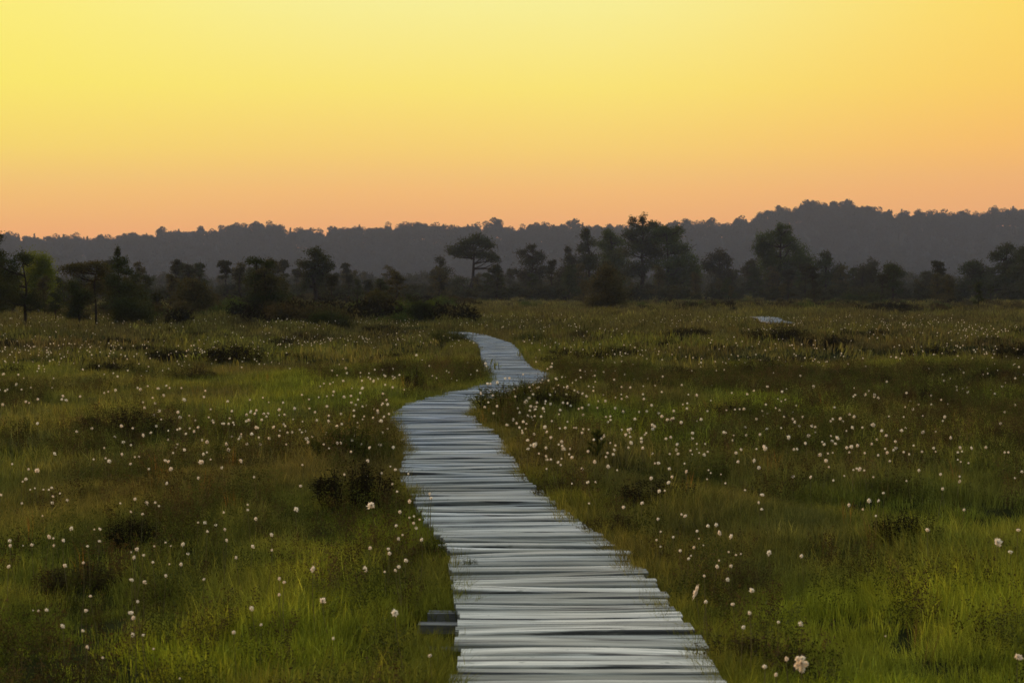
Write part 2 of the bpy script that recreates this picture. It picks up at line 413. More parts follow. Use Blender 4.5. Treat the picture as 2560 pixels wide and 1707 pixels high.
hy = np.concatenate([np.linspace(1010, HD, 40), np.linspace(HD + 30, 1650, 12)])
HX, HY = np.meshgrid(hx, hy); HZ_ = hillz(HX, HY)
nr, nc = HX.shape; i = np.arange(nr - 1)[:, None] * nc; j = np.arange(nc - 1)[None]
Q = np.stack([i + j, i + j + 1, i + nc + j + 1, i + nc + j], -1).reshape(-1, 4)
tag(obj('hills', mesh('hills', np.stack([HX, HY, HZ_], -1).reshape(-1, 3), [Q], M['hill'], True)), kind='structure')

# ------------------------------------------------------------------ scatter by geometry nodes (stuff only)
def scatter(name, P, protos, idx, scl, rotz, tint=None, tilt=.12, label=None, cat=None):
    pc = bpy.data.collections.new(name + '_kinds')
    for k, me in enumerate(protos): pc.objects.link(bpy.data.objects.new(f'{name}_{k:02d}', me))
    n = len(P); me = bpy.data.meshes.new(name); me.vertices.add(n); me.vertices.foreach_set('co', np.asarray(P, np.float32).ravel())
    rot = np.stack([rng.normal(0, tilt, n), rng.normal(0, tilt, n), np.broadcast_to(rotz, n)], 1)
    a = me.attributes.new('rot', 'FLOAT_VECTOR', 'POINT'); a.data.foreach_set('vector', rot.astype(np.float32).ravel())
    a = me.attributes.new('scl', 'FLOAT', 'POINT'); a.data.foreach_set('value', np.broadcast_to(scl, n).astype(np.float32))
    a = me.attributes.new('idx', 'INT', 'POINT'); a.data.foreach_set('value', np.asarray(idx, np.int32))
    if tint is not None:
        a = me.attributes.new('tint', 'FLOAT_COLOR', 'POINT'); a.data.foreach_set('color', np.concatenate([tint, np.ones((n, 1))], 1).astype(np.float32).ravel())
    o = obj(name, me)
    ng = bpy.data.node_groups.new(name + '_spread', 'GeometryNodeTree')
    ng.interface.new_socket('Geometry', in_out='INPUT', socket_type='NodeSocketGeometry'); ng.interface.new_socket('Geometry', in_out='OUTPUT', socket_type='NodeSocketGeometry')
    nn = ng.nodes; ll = ng.links
    gi = nn.new('NodeGroupInput'); go = nn.new('NodeGroupOutput'); ip = nn.new('GeometryNodeInstanceOnPoints'); ci = nn.new('GeometryNodeCollectionInfo')
    ci.inputs[0].default_value = pc; ci.inputs[1].default_value = True; ci.inputs[2].default_value = True
    def na(nm, dt):
        x = nn.new('GeometryNodeInputNamedAttribute'); x.data_type = dt; x.inputs[0].default_value = nm
        return [s for s in x.outputs if s.enabled and s.name == 'Attribute'][0]
    e2r = nn.new('FunctionNodeEulerToRotation'); ll.new(na('rot', 'FLOAT_VECTOR'), e2r.inputs[0])
    ll.new(gi.outputs[0], ip.inputs['Points']); ll.new(ci.outputs[0], ip.inputs['Instance']); ip.inputs['Pick Instance'].default_value = True
    ll.new(na('idx', 'INT'), ip.inputs['Instance Index']); ll.new(e2r.outputs[0], ip.inputs['Rotation']); ll.new(na('scl', 'FLOAT'), ip.inputs['Scale'])
    ll.new(ip.outputs[0], go.inputs[0])
    md = o.modifiers.new('spread', 'NODES'); md.node_group = ng
    return tag(o, label, cat, None, 'stuff')

# ------------------------------------------------------------------ far forest
def forest_tree(kind, seed):
    mb = MB()
    if kind == 'spruce':
        for k in range(14):
            z = .12 + .86 * k / 14; r = .17 * (1 - z) + .012
            a = rng.uniform(0, 6.28, 44); rr = r * np.sqrt(rng.uniform(0, 1, 44))
            leaves(mb, np.stack([rr * np.cos(a), rr * np.sin(a), z - rr * .5 + rng.normal(0, .012, 44)], 1), .055, .03, 0)
    else:
        nb = rng.integers(6, 10)
        for k in range(nb):
            c = np.array([rng.normal(0, .16), rng.normal(0, .16), rng.uniform(.35, .86)]); c[:2] *= (1.15 - c[2]) * 1.6
            r = rng.uniform(.10, .19)
            p = rng.normal(size=(95, 3)); p /= np.linalg.norm(p, axis=1)[:, None]; p *= rng.uniform(.35, 1, (95, 1)) ** .5 * r
            leaves(mb, c + p, .07, .05, 0)
    tube(mb, [(0, 0, -.05), (0, 0, .5)], [.02, .012], 5)
    return mb.mesh('far_tree', M['forest'])
fp = [forest_tree('broad', k) for k in range(5)] + [forest_tree('spruce', 9), forest_tree('spruce', 10)]
xs = np.arange(-560, 560, 2.6) + rng.uniform(-1, 1, len(np.arange(-560, 560, 2.6)))
cy = HD + rng.uniform(-14, 10, len(xs)); cz = hillz(xs, np.minimum(cy, HD))
ch = (np.interp(xs, skx, skz) - cz) * np.clip(rng.normal(.95, .07, len(xs)), .72, 1.06)
cidx = np.where(rng.uniform(size=len(xs)) < .1, 5, rng.integers(0, 5, len(xs)))
n2 = 3600; fx = rng.uniform(-640, 640, n2); fy = rng.uniform(1040, HD - 8, n2); fz = hillz(fx, fy)
fh = rng.uniform(11, 18, n2); fi = np.where(rng.uniform(size=n2) < .2, rng.integers(5, 7, n2), rng.integers(0, 5, n2))
spx = np.array([91, 75, 163, 168, 214, 252, 262, 336, 2166, 2252, 2256, 2340, 2397, 1110, 2000, 2036]); sx_ = (spx - 1280) / F * HD
spy = np.array([581, 590, 583, 596, 590, 590, 592, 590, 524, 520, 524, 526, 526, 560, 506, 508]); sz = hillz(sx_, HD)
ux = np.arange(-560, 560, 2.2); uy = HD - 5 + rng.uniform(-6, 6, len(ux)); uz = hillz(ux, np.minimum(uy, HD)) - 2; uh = (np.interp(ux, skx, skz) - uz) * rng.uniform(.5, .8, len(ux))
ux = np.concatenate([ux, ux + 1.1]); uy = np.concatenate([uy, uy - 6]); uz = np.concatenate([uz, uz - 1.5]); uh = np.concatenate([uh, rng.uniform(7, 11, len(uh))])
sh = CAMH + (HZ - spy) / F * HD - sz
scatter('far_forest', np.concatenate([np.stack([xs, cy, cz], 1), np.stack([fx, fy, fz], 1), np.stack([sx_, np.full(len(sx_), HD - 3), sz], 1), np.stack([ux, uy, uz], 1)]), fp,
        np.concatenate([cidx, fi, np.full(len(sx_), 6), rng.integers(0, 5, len(ux))]), np.concatenate([ch, fh, sh, uh]), rng.uniform(0, 6.28, len(xs) + n2 + len(sx_) + len(ux)), tilt=.03,
        label='dark wooded ridge running along the whole horizon under the orange sky', cat='forest')

# ------------------------------------------------------------------ trees with traced shapes
def blob_leaves(mb, c, r, dens, ln, wd, k=None):
    """foliage gathered in sub-clumps through an ellipsoid's volume"""
    nclump = k or max(5, int(rng.uniform(7, 12)))
    cc = rng.normal(size=(nclump, 3)); cc /= np.linalg.norm(cc, axis=1)[:, None]; cc *= rng.uniform(.15, 1, (nclump, 1)) ** .5
    n = int(dens)
    w_ = rng.uniform(.4, 1.4, nclump); w_ /= w_.sum()
    q = rng.choice(nclump, n, p=w_)
    off = rng.normal(size=(n, 3)) * np.array([.25, .25, .26])
    P = c + (cc[q] * .72 + off) * r
    leaves(mb, P, ln, wd, .5)
def tree(name, label, d, base, top, blobs, m, trunk_px=7, group=None, bark='bark', dens=1.0, bend=0.0):
    """base/top: trunk foot and tip in photo pixels; blobs: (px,py,rx,ry) foliage masses, all set at distance d with real depth"""
    s = d / F
    bx = atd(base[0], base[1], d)[0]; bz = float(zg(bx, d)) - .05
    root = thing(name, (bx, d, bz), label, 'tree', group)
    o = np.array([bx, d, bz])
    tp = atd(top[0], top[1], d) - o
    tb = MB(); n = 7; tt = np.linspace(0, 1, n)
    sw = rng.normal(0, .012, (n, 3)) * tp[2]; sw[0] = 0; sw[:, 2] = 0
    tr_ = tt[:, None] * tp[None] + sw; tr_[:, 0] += bend * s * np.sin(tt * np.pi)
    r0 = trunk_px * s / 2
    tube(tb, tr_, r0 * (1 - .85 * tt) * np.where(tt == 0, 1.25, 1), 7)
    cb = MB()
    for (px, py, rx, ry) in blobs:
        c = atd(px, py, d) - o; c[1] += rng.uniform(-.35, .35) * rx * s
        r = np.array([rx * 1.2, rx * 1.05, ry * 1.3 + 1.5]) * s
        ln = 5.6 * s; wd = 2.3 * s
        blob_leaves(cb, c, r, dens * 4.4 * math.pi * rx * (ry * 1.3 + 2) / 8.0 + 40, ln, wd)
        h = np.clip((c[2] - abs(c[0]) * .35 - r[2] * .3) / max(tp[2], .1), .12, .93)
        a = np.array([np.interp(h, tt, tr_[:, q]) for q in range(3)])
        for e in range(3):
            t_ = c + rng.normal(size=3) * r * .45
            mid_ = (a + t_) / 2 + np.array([0, 0, -.08 * np.linalg.norm(t_ - a)]) + rng.normal(size=3) * .04 * np.linalg.norm(t_ - a)
            tube(tb, [a, mid_, t_], [r0 * .4, r0 * .26, r0 * .1], 5)
    obj('trunk', tb.mesh('trunk', M[bark], True), root)
    obj('crown', cb.mesh('crown', M[m]), root)
    return root
PINE = 'bog_pine'
TREES = [
 (PINE, 'dark pine cut by the left edge of the photo', 66, (-42, 826), (-18, 580), [(-12, 598, 22, 18), (-8, 640, 34, 20), (-30, 690, 45, 25), (0, 722, 40, 26), (-20, 760, 40, 20)], 'pine', 9),
 (PINE, 'dark spreading pine with bare lower trunk standing left of the bright green birch', 71, (58, 822), (62, 632), [(58, 650, 26, 17), (18, 668, 32, 20), (25, 700, 36, 20), (48, 735, 42, 22), (80, 762, 34, 16), (15, 742, 26, 20)], 'pine', 9),
 ('birch', 'bright yellow green birch behind the dark pines at far left', 96, (97, 795), (100, 640), [(96, 650, 34, 26), (112, 680, 38, 32), (92, 690, 38, 32), (105, 722, 44, 30), (112, 750, 34, 22), (82, 720, 30, 28)], 'birch', 6, 'birchbark'),
 (PINE, 'short dark pine with a round low crown right of the birch', 70, (196, 812), (192, 705), [(190, 724, 30, 18), (206, 752, 28, 22), (180, 758, 26, 22), (192, 782, 26, 14)], 'pine', 8),
 (PINE, 'slender leaning pine with a thin flat brown top at left', 74, (241, 817), (243, 654), [(232, 662, 32, 9), (200, 668, 32, 11), (254, 684, 20, 14), (172, 676, 26, 12), (238, 712, 22, 18), (222, 740, 22, 18)], 'brown', 7),
 (PINE, 'broad dark pine with one pointed tip at left', 78, (300, 816), (292, 622), [(292, 634, 8, 12), (294, 652, 22, 9), (300, 674, 36, 13), (302, 706, 46, 22), (322, 742, 56, 26), (345, 770, 44, 24), (286, 755, 36, 24)], 'pine', 9),
 ('juniper', 'dense dark bush at the foot of the pointed pine at left', 72, (330, 818), (330, 740), [(318, 778, 42, 26), (352, 786, 36, 28), (370, 800, 22, 18), (298, 795, 28, 20)], 'pine', 6),
 (PINE, 'loose olive brown pine standing alone between the left clumps', 88, (478, 804), (480, 700), [(478, 718, 30, 18), (462, 742, 34, 20), (505, 745, 32, 20), (482, 768, 40, 16)], 'brown', 6),
 (PINE, 'sparse twin topped pine with fan shaped boughs left of the round headed pine', 84, (650, 806), (640, 642), [(636, 654, 26, 9), (672, 662, 18, 8), (648, 682, 32, 12), (660, 712, 48, 18), (640, 742, 50, 22), (690, 748, 52, 22), (655, 776, 56, 18)], 'pine', 8),
 (PINE, 'round headed dark pine with thick trunk left of the boardwalk end', 150, (790, 762), (788, 622), [(788, 634, 22, 12), (800, 652, 32, 15), (768, 658, 26, 12), (816, 668, 20, 13), (790, 684, 26, 14), (760, 700, 16, 18), (798, 710, 18, 22)], 'pine', 14),
 ('juniper', 'low black bush below the round headed pine', 66, (826, 826), (826, 765), [(812, 795, 30, 22), (845, 802, 36, 20), (868, 812, 24, 14), (792, 802, 22, 18)], 'pine', 5),
 (PINE, 'small thin brown pine left of the boardwalk end', 84, (946, 806), (940, 728), [(938, 742, 26, 12), (922, 758, 22, 12), (962, 754, 20, 12), (948, 776, 20, 10)], 'brown', 4),
 ('juniper', 'small compact dark juniper nearest the left of the boardwalk end', 78, (1058, 812), (1058, 745), [(1056, 762, 24, 14), (1068, 782, 22, 18), (1046, 786, 24, 18), (1060, 800, 26, 10)], 'pine', 5),
 (PINE, 'flat topped umbrella pine with a tall bare trunk above the boardwalk end', 240, (1184, 745), (1190, 590), [(1192, 598, 30, 12), (1165, 612, 32, 12), (1212, 612, 24, 12), (1132, 624, 24, 9), (1150, 632, 28, 9), (1188, 632, 36, 11), (1222, 642, 24, 11), (1238, 650, 14, 8), (1150, 712, 26, 12)], 'pine', 11),
 (PINE, 'narrow pine close on the left of the umbrella pine', 262, (1103, 744), (1101, 637), [(1101, 652, 12, 12), (1108, 678, 20, 16), (1094, 700, 20, 18), (1112, 715, 22, 14)], 'pine_far', 6),
 (PINE, 'medium pine with a stepped crown between umbrella pine and big clump', 245, (1326, 745), (1330, 612), [(1332, 622, 14, 9), (1308, 634, 18, 8), (1350, 642, 20, 10), (1322, 655, 34, 12), (1345, 675, 30, 14), (1305, 685, 26, 14), (1330, 705, 36, 14)], 'pine_far', 8),
 (PINE, 'pointed pine touching the left side of the big clump', 250, (1422, 744), (1420, 615), [(1420, 626, 10, 10), (1420, 645, 24, 11), (1428, 670, 32, 16), (1408, 695, 34, 18), (1432, 718, 34, 14)], 'pine_far', 8),
 (PINE, 'tall narrow headed pine at the left of the big clump', 250, (1480, 745), (1466, 570), [(1464, 582, 13, 12), (1470, 604, 22, 14), (1458, 618, 20, 10), (1482, 640, 30, 18), (1470, 670, 34, 20), (1488, 700, 36, 20)], 'pine', 9, 'bark'),
 (PINE, 'leafy rounded pine between the narrow head and the tallest top of the big clump', 256, (1535, 745), (1526, 576), [(1524, 586, 22, 11), (1540, 602, 30, 14), (1515, 612, 26, 14), (1538, 636, 38, 20), (1530, 668, 40, 22), (1545, 700, 40, 20)], 'green', 9),
 (PINE, 'tallest pine of the big clump with two tufts on its top', 250, (1610, 746), (1606, 540), [(1608, 549, 13, 9), (1581, 556, 10, 11), (1628, 562, 17, 9), (1600, 576, 32, 13), (1640, 588, 30, 14), (1572, 590, 22, 13), (1612, 604, 46, 16), (1592, 630, 44, 17), (1638, 640, 40, 18), (1610, 664, 36, 14), (1585, 678, 26, 15)], 'pine', 12),
 (PINE, 'broad pine on the right flank of the big clump', 247, (1668, 746), (1668, 566), [(1655, 577, 30, 11), (1688, 580, 20, 12), (1670, 604, 38, 16), (1698, 618, 30, 17), (1685, 650, 46, 22), (1715, 665, 32, 24), (1700, 700, 44, 22), (1735, 690, 18, 22), (1665, 700, 34, 16)], 'green', 10),
 ('juniper', 'dense dark rounded bush in front of the big clump', 118, (1520, 778), (1518, 665), [(1518, 680, 24, 16), (1526, 704, 38, 20), (1504, 715, 34, 22), (1536, 738, 42, 22), (1500, 750, 38, 22), (1530, 764, 44, 14)], 'brown', 8),
 (PINE, 'brown domed pine between the big clump and the large birch', 265, (1800, 738), (1800, 624), [(1802, 635, 16, 10), (1785, 648, 22, 12), (1812, 656, 20, 14), (1796, 678, 34, 18), (1805, 704, 30, 14), (1770, 662, 18, 14)], 'pine_far', 8),
 ('birch', 'large broad leafy birch with two trunks at right of centre', 238, (1943, 742), (1950, 562), [(1948, 572, 14, 11), (1968, 576, 12, 10), (1948, 594, 26, 14), (1918, 602, 24, 18), (1975, 606, 30, 15), (1902, 622, 20, 18), (1935, 632, 34, 20), (1990, 634, 34, 20), (1962, 660, 46, 22), (1915, 662, 28, 20), (2010, 664, 34, 24), (1950, 690, 40, 16), (2005, 700, 36, 22)], 'green', 10),
 (PINE, 'second dark pine leaning against the right side of the large birch', 230, (2070, 748), (2068, 630), [(2068, 641, 16, 11), (2064, 660, 26, 14), (2080, 682, 30, 18), (2062, 706, 36, 20), (2085, 726, 30, 16)], 'pine', 8),
 (PINE, 'small dark pine just left of the large birch', 250, (1884, 738), (1880, 648), [(1880, 658, 16, 9), (1872, 674, 22, 12), (1888, 692, 24, 14), (1876, 712, 22, 12)], 'pine_far', 6),
 (PINE, 'brown pointed pine in the gap right of the large birch', 280, (2184, 738), (2184, 646), [(2184, 656, 14, 9), (2178, 672, 28, 13), (2196, 690, 30, 14), (2172, 705, 28, 14)], 'pine_far', 6),
 (PINE, 'small dark pine right of the brown pointed pine', 268, (2232, 737), (2230, 658), [(2228, 668, 16, 9), (2238, 682, 28, 12), (2220, 696, 24, 12), (2240, 710, 24, 10)], 'pine', 6),
 ('juniper', 'low black bush under the brown pointed pine at right', 150, (2150, 764), (2150, 730), [(2130, 748, 34, 12), (2165, 750, 38, 13), (2190, 756, 26, 9)], 'pine', 4),
 (PINE, 'first pine of the right edge group with a rounded crown', 215, (2442, 744), (2440, 650), [(2440, 662, 26, 12), (2425, 680, 28, 16), (2458, 686, 30, 16), (2438, 708, 40, 18)], 'pine', 8),
 (PINE, 'tallest pine of the right edge group', 205, (2512, 746), (2515, 612), [(2514, 624, 22, 11), (2496, 640, 26, 12), (2534, 648, 28, 14), (2510, 672, 42, 17), (2530, 698, 42, 18), (2490, 708, 34, 16)], 'pine', 9),
 (PINE, 'pine cut by the right edge of the photo', 195, (2580, 748), (2572, 618), [(2566, 632, 28, 13), (2584, 655, 36, 18), (2560, 684, 34, 18), (2590, 705, 44, 20)], 'pine', 9),
]
for t in TREES:
    nm, lab, d, b, tp, bl, m = t[:7]; tree(nm, lab, d, b, tp, bl, m, t[7] if len(t) > 7 else 7, None, t[8] if len(t) > 8 else 'bark', bend=rng.uniform(-5, 5))

# belt of small pines behind: six kinds, then copies
def belt_proto(k):
    h = 1.0; tb = MB(); cb = MB()
    tp = np.array([rng.normal(0, .04), rng.normal(0, .04), h]); tt = np.linspace(0, 1, 5)
    tr_ = tt[:, None] * tp + np.concatenate([[[0, 0, 0]], rng.normal(0, .012, (4, 3))])
    tube(tb, tr_, .02 * (1 - .85 * tt), 5)
    for q in range(rng.integers(12, 17)):
        z = rng.uniform(.2, .97); rad = (1.05 - z) ** .6 * (.30 if k % 2 else .40)
        a = rng.uniform(0, 6.28); rr = rad * rng.uniform(.1, .8)
        c = np.array([rr * math.cos(a), rr * math.sin(a), z]) ; c[:2] += tp[:2] * z
        r = np.array([1, 1, .55]) * rng.uniform(.10, .17)
        blob_leaves(cb, c, r, 200, .045, .02, 6)
        tube(tb, [np.array([tp[0] * z, tp[1] * z, max(z - .12, .05)]), c], [.008, .003], 4)
    return tb.mesh('trunk', M['bark'], True), cb.mesh('crown', M[('pine_far', 'pine', 'brown')[k % 3]])
belt = [belt_proto(k) for k in range(7)]
first = {}
def copy_thing(src, name=None):
    c = src.copy(); COL.objects.link(c)
    for ch in src.children:
        k = ch.copy(); COL.objects.link(k); k.parent = c
    return c
nb = 0
for q in range(290):
    y = 150 + 300 * rng.uniform() ** 1.1 if q > 55 else rng.uniform(80, 150)
    x = rng.uniform(-.40, .40) * y if q > 25 or q > 55 else rng.uniform(-.33, -.06) * y
    pxx = 1280 + x / y * F
    if y < 150 and 1100 < pxx < 2400: y += 90; x = (pxx - 1280) / F * y
    h = rng.uniform(2.6, 5.6) * (1 if y > 160 else .55)
    # keep the tops under the traced trees' heads
    h = min(h, (715 - 645) / F * y + 1.7) if y > 160 else h
    k = int(rng.integers(0, 7))
    lab = 'small dark bog pine in the dense tree belt below the ridge' if y >= 150 else 'stunted young pine scattered in front of the tree belt'
    grp = 'pines of the tree belt' if y >= 150 else 'stunted pines before the tree belt'
    if k in first: r = copy_thing(first[k])
    else:
        r = bpy.data.objects.new('bog_pine', None); COL.objects.link(r); obj('trunk', belt[k][0], r); obj('crown', belt[k][1], r); first[k] = r
    r.location = (x, y, float(zg(x, y)) - .05); r.rotation_euler = (0, 0, rng.uniform(0, 6.28)); wsc = h * rng.uniform(.8, 1.25); r.scale = (wsc, wsc, h)
    tag(r, lab, 'tree', grp)

# scrub that closes the gaps further back
sp = []
for k in range(4):
    mb = MB()
    for q in range(7):
        c = np.array([rng.normal(0, .3), rng.normal(0, .3), rng.uniform(.2, .75)]); blob_leaves(mb, c, np.array([.3, .3, .25]), 130, .12, .05, 5)
    sp.append(mb.mesh('scrub', M['pine_far']))
n = 2600; yy = 190 + 830 * rng.uniform(0, 1, n) ** 1.3; xx = rng.uniform(-.42, .42, n) * yy
hh = np.where(yy > 420, rng.uniform(2, 7, n), rng.uniform(.9, 2.9, n))
scatter('far_scrub', np.stack([xx, yy, zg(xx, yy)], 1), sp, rng.integers(0, 4, n), hh, rng.uniform(0, 6.28, n), label='dim low scrub filling the bog between the tree belt and the ridge', cat='scrub')

ug = []
for k in range(4):
    mb = MB()
    for q in range(6):
        c = np.array([rng.normal(0, .4), rng.normal(0, .3), rng.uniform(.1, .5)]); blob_leaves(mb, c, np.array([.42, .36, .26]), 120, .11, .045, 5)
    ug.append(mb.mesh('undergrowth', M[('brown', 'heath_brown', 'green', 'heath_dark')[k]]))
n = 3200; yy = 72 + 140 * rng.uniform(0, 1, n) ** 1.1; xx = rng.uniform(-.40, .40, n) * yy
pr = np.where(xx < -.03 * yy, 1.0, np.where(yy > 112, .95, .02)) * np.clip(.55 + 1.8 * fbm(xx * .05 + 300, yy * .03 + 250, 3), .05, 1)
k = (rng.uniform(size=n) < pr) & ((np.abs(xx - 12.3) > 3.5) | (yy > 95)); xx, yy = xx[k], yy[k]
scatter('bog_undergrowth', np.stack([xx, yy, zg(xx, yy)], 1), ug, rng.integers(0, 4, len(xx)), rng.uniform(.5, 1.2, len(xx)) * np.where(xx < -.03 * yy, 1.45, .9), rng.uniform(0, 6.28, len(xx)), label='brown and dark low undergrowth around the feet of the bog pines', cat='scrub')
# ------------------------------------------------------------------ boardwalk
def boardwalk(name, y0, y1, cx, label, base=0.0, pw=PWY, pitch=.152, axis=None):
    root = thing(name, (0, 0, 0) if axis is None else axis[0], label, 'boardwalk')
    if axis: root.rotation_euler = (0, 0, axis[1])
    mb = MB(); y = y0; k = 0
    while y < y1:
        wd = pitch * rng.uniform(.5, 1.1)
        gap = rng.uniform(.008, .018) if rng.uniform() > .25 else rng.uniform(.022, .045)
        c = cx(y + wd / 2)
        tang = (cx(y + 1.0) - cx(y - 1.0)) / 2.0
        rot = -math.atan(tang) * .55 + rng.normal(0, .010)
        ln = pw(y) * rng.uniform(.975, 1.03); th = .035
        dz = rng.normal(0, .0045); rl = rng.normal(0, .006); pt = rng.normal(.0, .016); sag = rng.normal(0, .005)
        nseg = 9; u = np.linspace(-.5, .5, nseg); V = []
        wob = np.cumsum(rng.normal(0, .0035, nseg)); wob2 = np.cumsum(rng.normal(0, .0035, nseg))
        off = rng.normal(0, .010)
        for q in range(nseg):
            xx = u[q] * ln + off; z = dz + rl * u[q] * 2 + sag * (1 - 4 * u[q] ** 2)
            e = .006
            for (yy_, zz) in ((-wd / 2 + wob[q], -th), (-wd / 2 + wob[q], -e), (-wd / 2 + e + wob[q], 0), (wd / 2 - e + wob2[q], 0), (wd / 2 + wob2[q], -e), (wd / 2 + wob2[q], -th)):
                X_ = xx * math.cos(rot) - yy_ * math.sin(rot); Y_ = xx * math.sin(rot) + yy_ * math.cos(rot)
                V.append((c + X_, y + wd / 2 + Y_, base + z + zz + pt * yy_))
        Qs = [];
        for q in range(nseg - 1):
            for p in range(6):
                Qs.append((q * 6 + p, q * 6 + (p + 1) % 6, q * 6 + 6 + (p + 1) % 6, q * 6 + 6 + p))
        e0 = [(0, 5, 4, 1), (1, 4, 3, 2)]; e1 = [tuple((nseg - 1) * 6 + v for v in f[::-1]) for f in e0]
        mb.add(V, (), Qs + e0 + e1)
        y += wd + gap; k += 1
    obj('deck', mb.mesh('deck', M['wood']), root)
    for s in (-.36, .36):
        b = MB(); yy = np.arange(y0 - .1, y1, .6)
        tube(b, np.stack([[float(cx(v)) + s for v in yy], yy, np.full(len(yy), base - .095)], 1), np.full(len(yy), .05), 8)
        obj('stringer', b.mesh('stringer', M['beam'], True), root)
    return root
bw = boardwalk('boardwalk', 3.0, 62.0, lambda v: float(pathx(v)) if True else 0, 'weathered grey plank boardwalk winding through the bog to the trees')
def boxm(mb, c, s, rz=0.0, ry=0.0):
    v = np.array([(a, b, e) for a in (-.5, .5) for b in (-.5, .5) for e in (-.5, .5)]) * np.array(s)
    cz_, sz_ = math.cos(rz), math.sin(rz); cy_, sy_ = math.cos(ry), math.sin(ry)
    v = np.stack([v[:, 0] * cy_ + v[:, 2] * sy_, v[:, 1], -v[:, 0] * sy_ + v[:, 2] * cy_], 1)
    v = np.stack([v[:, 0] * cz_ - v[:, 1] * sz_, v[:, 0] * sz_ + v[:, 1] * cz_, v[:, 2]], 1) + np.array(c)
    mb.add(v, (), [(0, 1, 3, 2), (4, 6, 7, 5), (0, 4, 5, 1), (2, 3, 7, 6), (0, 2, 6, 4), (1, 5, 7, 3)])
for (px, py, ln) in ((1150, 1534, .34), (1132, 1562, .36), (1150, 1625, .3)):
    x, y = at(px, py, .08); b = MB(); boxm(b, (x, y, -.062), (ln, .09, .045), rng.normal(0, .03), 0)
    obj('crossbeam', b.mesh('crossbeam', M['stub']), bw)
    b = MB(); boxm(b, (x + .1, y + .04, -.115), (ln * .6, .08, .06), .02)
    obj('crossbeam', b.mesh('crossbeam', M['beam']), bw)
boardwalk('boardwalk', 73, 86.5, lambda v: 11.97 + .052 * (v - 74) - .25 * math.sin((v - 71) * .36), 'short pale stretch of boards showing far off in the grass at right', base=.12, pw=lambda v: 1.05)

# ------------------------------------------------------------------ shrubs
def shrub_proto(kind, seed):
    f = MB(); s = MB(); n = 46
    for q in range(n):
        a = rng.uniform(0, 6.28); r = math.sqrt(rng.uniform()) * .44; hgt = (1 - (r / .52) ** 2) ** .5 * rng.uniform(.72, 1.12)
        b = np.array([r * .75 * math.cos(a), r * .75 * math.sin(a), -.15]); t = np.array([r * 1.1 * math.cos(a), r * 1.1 * math.sin(a), hgt])
        m_ = (b + t) / 2 + rng.normal(0, .03, 3)
        tube(s, [b, m_, t], [.008, .005, .002], 3)
        nl = 84; u = rng.uniform(.12, 1, nl) ** .8
        P = b + (t - b) * u[:, None] + rng.normal(0, .042, (nl, 3))
        leaves(f, P, .048, .020, .6, spread=np.array([math.cos(a), math.sin(a), 0]) * .3)
    return s.mesh('stems', M['twig']), f.mesh('foliage', M['heath_' + kind])
SPR = {k: [shrub_proto(k, q) for q in range(3)] for k in ('dark', 'brown', 'green')}
SFIRST = {}
for q, (x, y, wm, hm, kind, lab) in enumerate(shrub_at):
    key = (kind, q % 3)
    if key in SFIRST: r = copy_thing(SFIRST[key])
    else:
        r = bpy.data.objects.new('dwarf_shrub', None); COL.objects.link(r)
        st, fo = SPR[kind][q % 3]; obj('stems', st, r); obj('foliage', fo, r); SFIRST[key] = r
    r.location = (x, y, float(zg(x, y))); r.rotation_euler = (0, 0, rng.uniform(0, 6.28)); dep = max(wm * .75, min(.5, hm * 2))
    r.scale = (wm * 1.05, wm * .9 if wm < 1 else wm * .8, hm * (1.25 if kind == 'dark' else 1.05) + .03)
    r.rotation_euler = (0, 0, rng.uniform(-.3, .3))
    tag(r, lab, 'shrub')
# nameless small hummocks out in the sedge
for q in range(64):
    y = 24 + 42 * rng.uniform() ** .8; x = (rng.uniform(.02, .33) if rng.uniform() < .68 else rng.uniform(-.33, -.07)) * y
    if float(pdist(x, y)) < 1.3 or (y > 42 and 1780 < 1280 + x / y * F < 2080): continue
    r = copy_thing(SFIRST[('dark' if q % 4 else 'brown', q % 3)]) if ('dark' if q % 4 else 'brown', q % 3) in SFIRST else copy_thing(SFIRST[('dark', 0)])
    wm = rng.uniform(.5, 1.5) * (1 + y / 90); r.location = (x, y, float(zg(x, y)) - .02); r.rotation_euler = (0, 0, rng.uniform(-.4, .4)); r.scale = (wm, wm * .8, rng.uniform(.20, .42))
    tag(r, 'one of the small low heather hummocks strewn through the far sedge', 'shrub', 'small heather hummocks in the far sedge')
# pine seedling right of the boards
x, y = at(1493, 1168); s = y / F
root = thing('pine_seedling', (x, y, float(zg(x, y))), 'small upright pine seedling with candle like shoots right of the boards below the bend', 'seedling')
tb = MB(); cb = MB(); hgt = 95 * s
tube(tb, [(0, 0, 0), (.01, 0, hgt * .5), (.0, 0, hgt)], [.008, .006, .004], 5)
for q in range(11):
    z = hgt * (.2 + .75 * q / 11); a = q * 2.4; l_ = (1 - q / 15) * 32 * s; e = np.array([math.cos(a) * l_, math.sin(a) * l_, z + l_ * .8])
    tube(tb, [(0, 0, z), e * np.array([.6, .6, 1]) - np.array([0, 0, l_ * .4]), e], [.004, .003, .002], 4)
    P = np.array([0, 0, z]) + (e - np.array([0, 0, z])) * rng.uniform(.25, 1, (130, 1)) + rng.normal(0, .008, (130, 3)); leaves(cb, P, .04, .004, .9)
P = np.stack([rng.normal(0, .006, 220), rng.normal(0, .006, 220), rng.uniform(.2, 1.02, 220) * hgt], 1); leaves(cb, P, .04, .004, 1.2)
obj('stem', tb.mesh('stem', M['twig']), root); obj('needles', cb.mesh('needles', M['heath_green']), root)

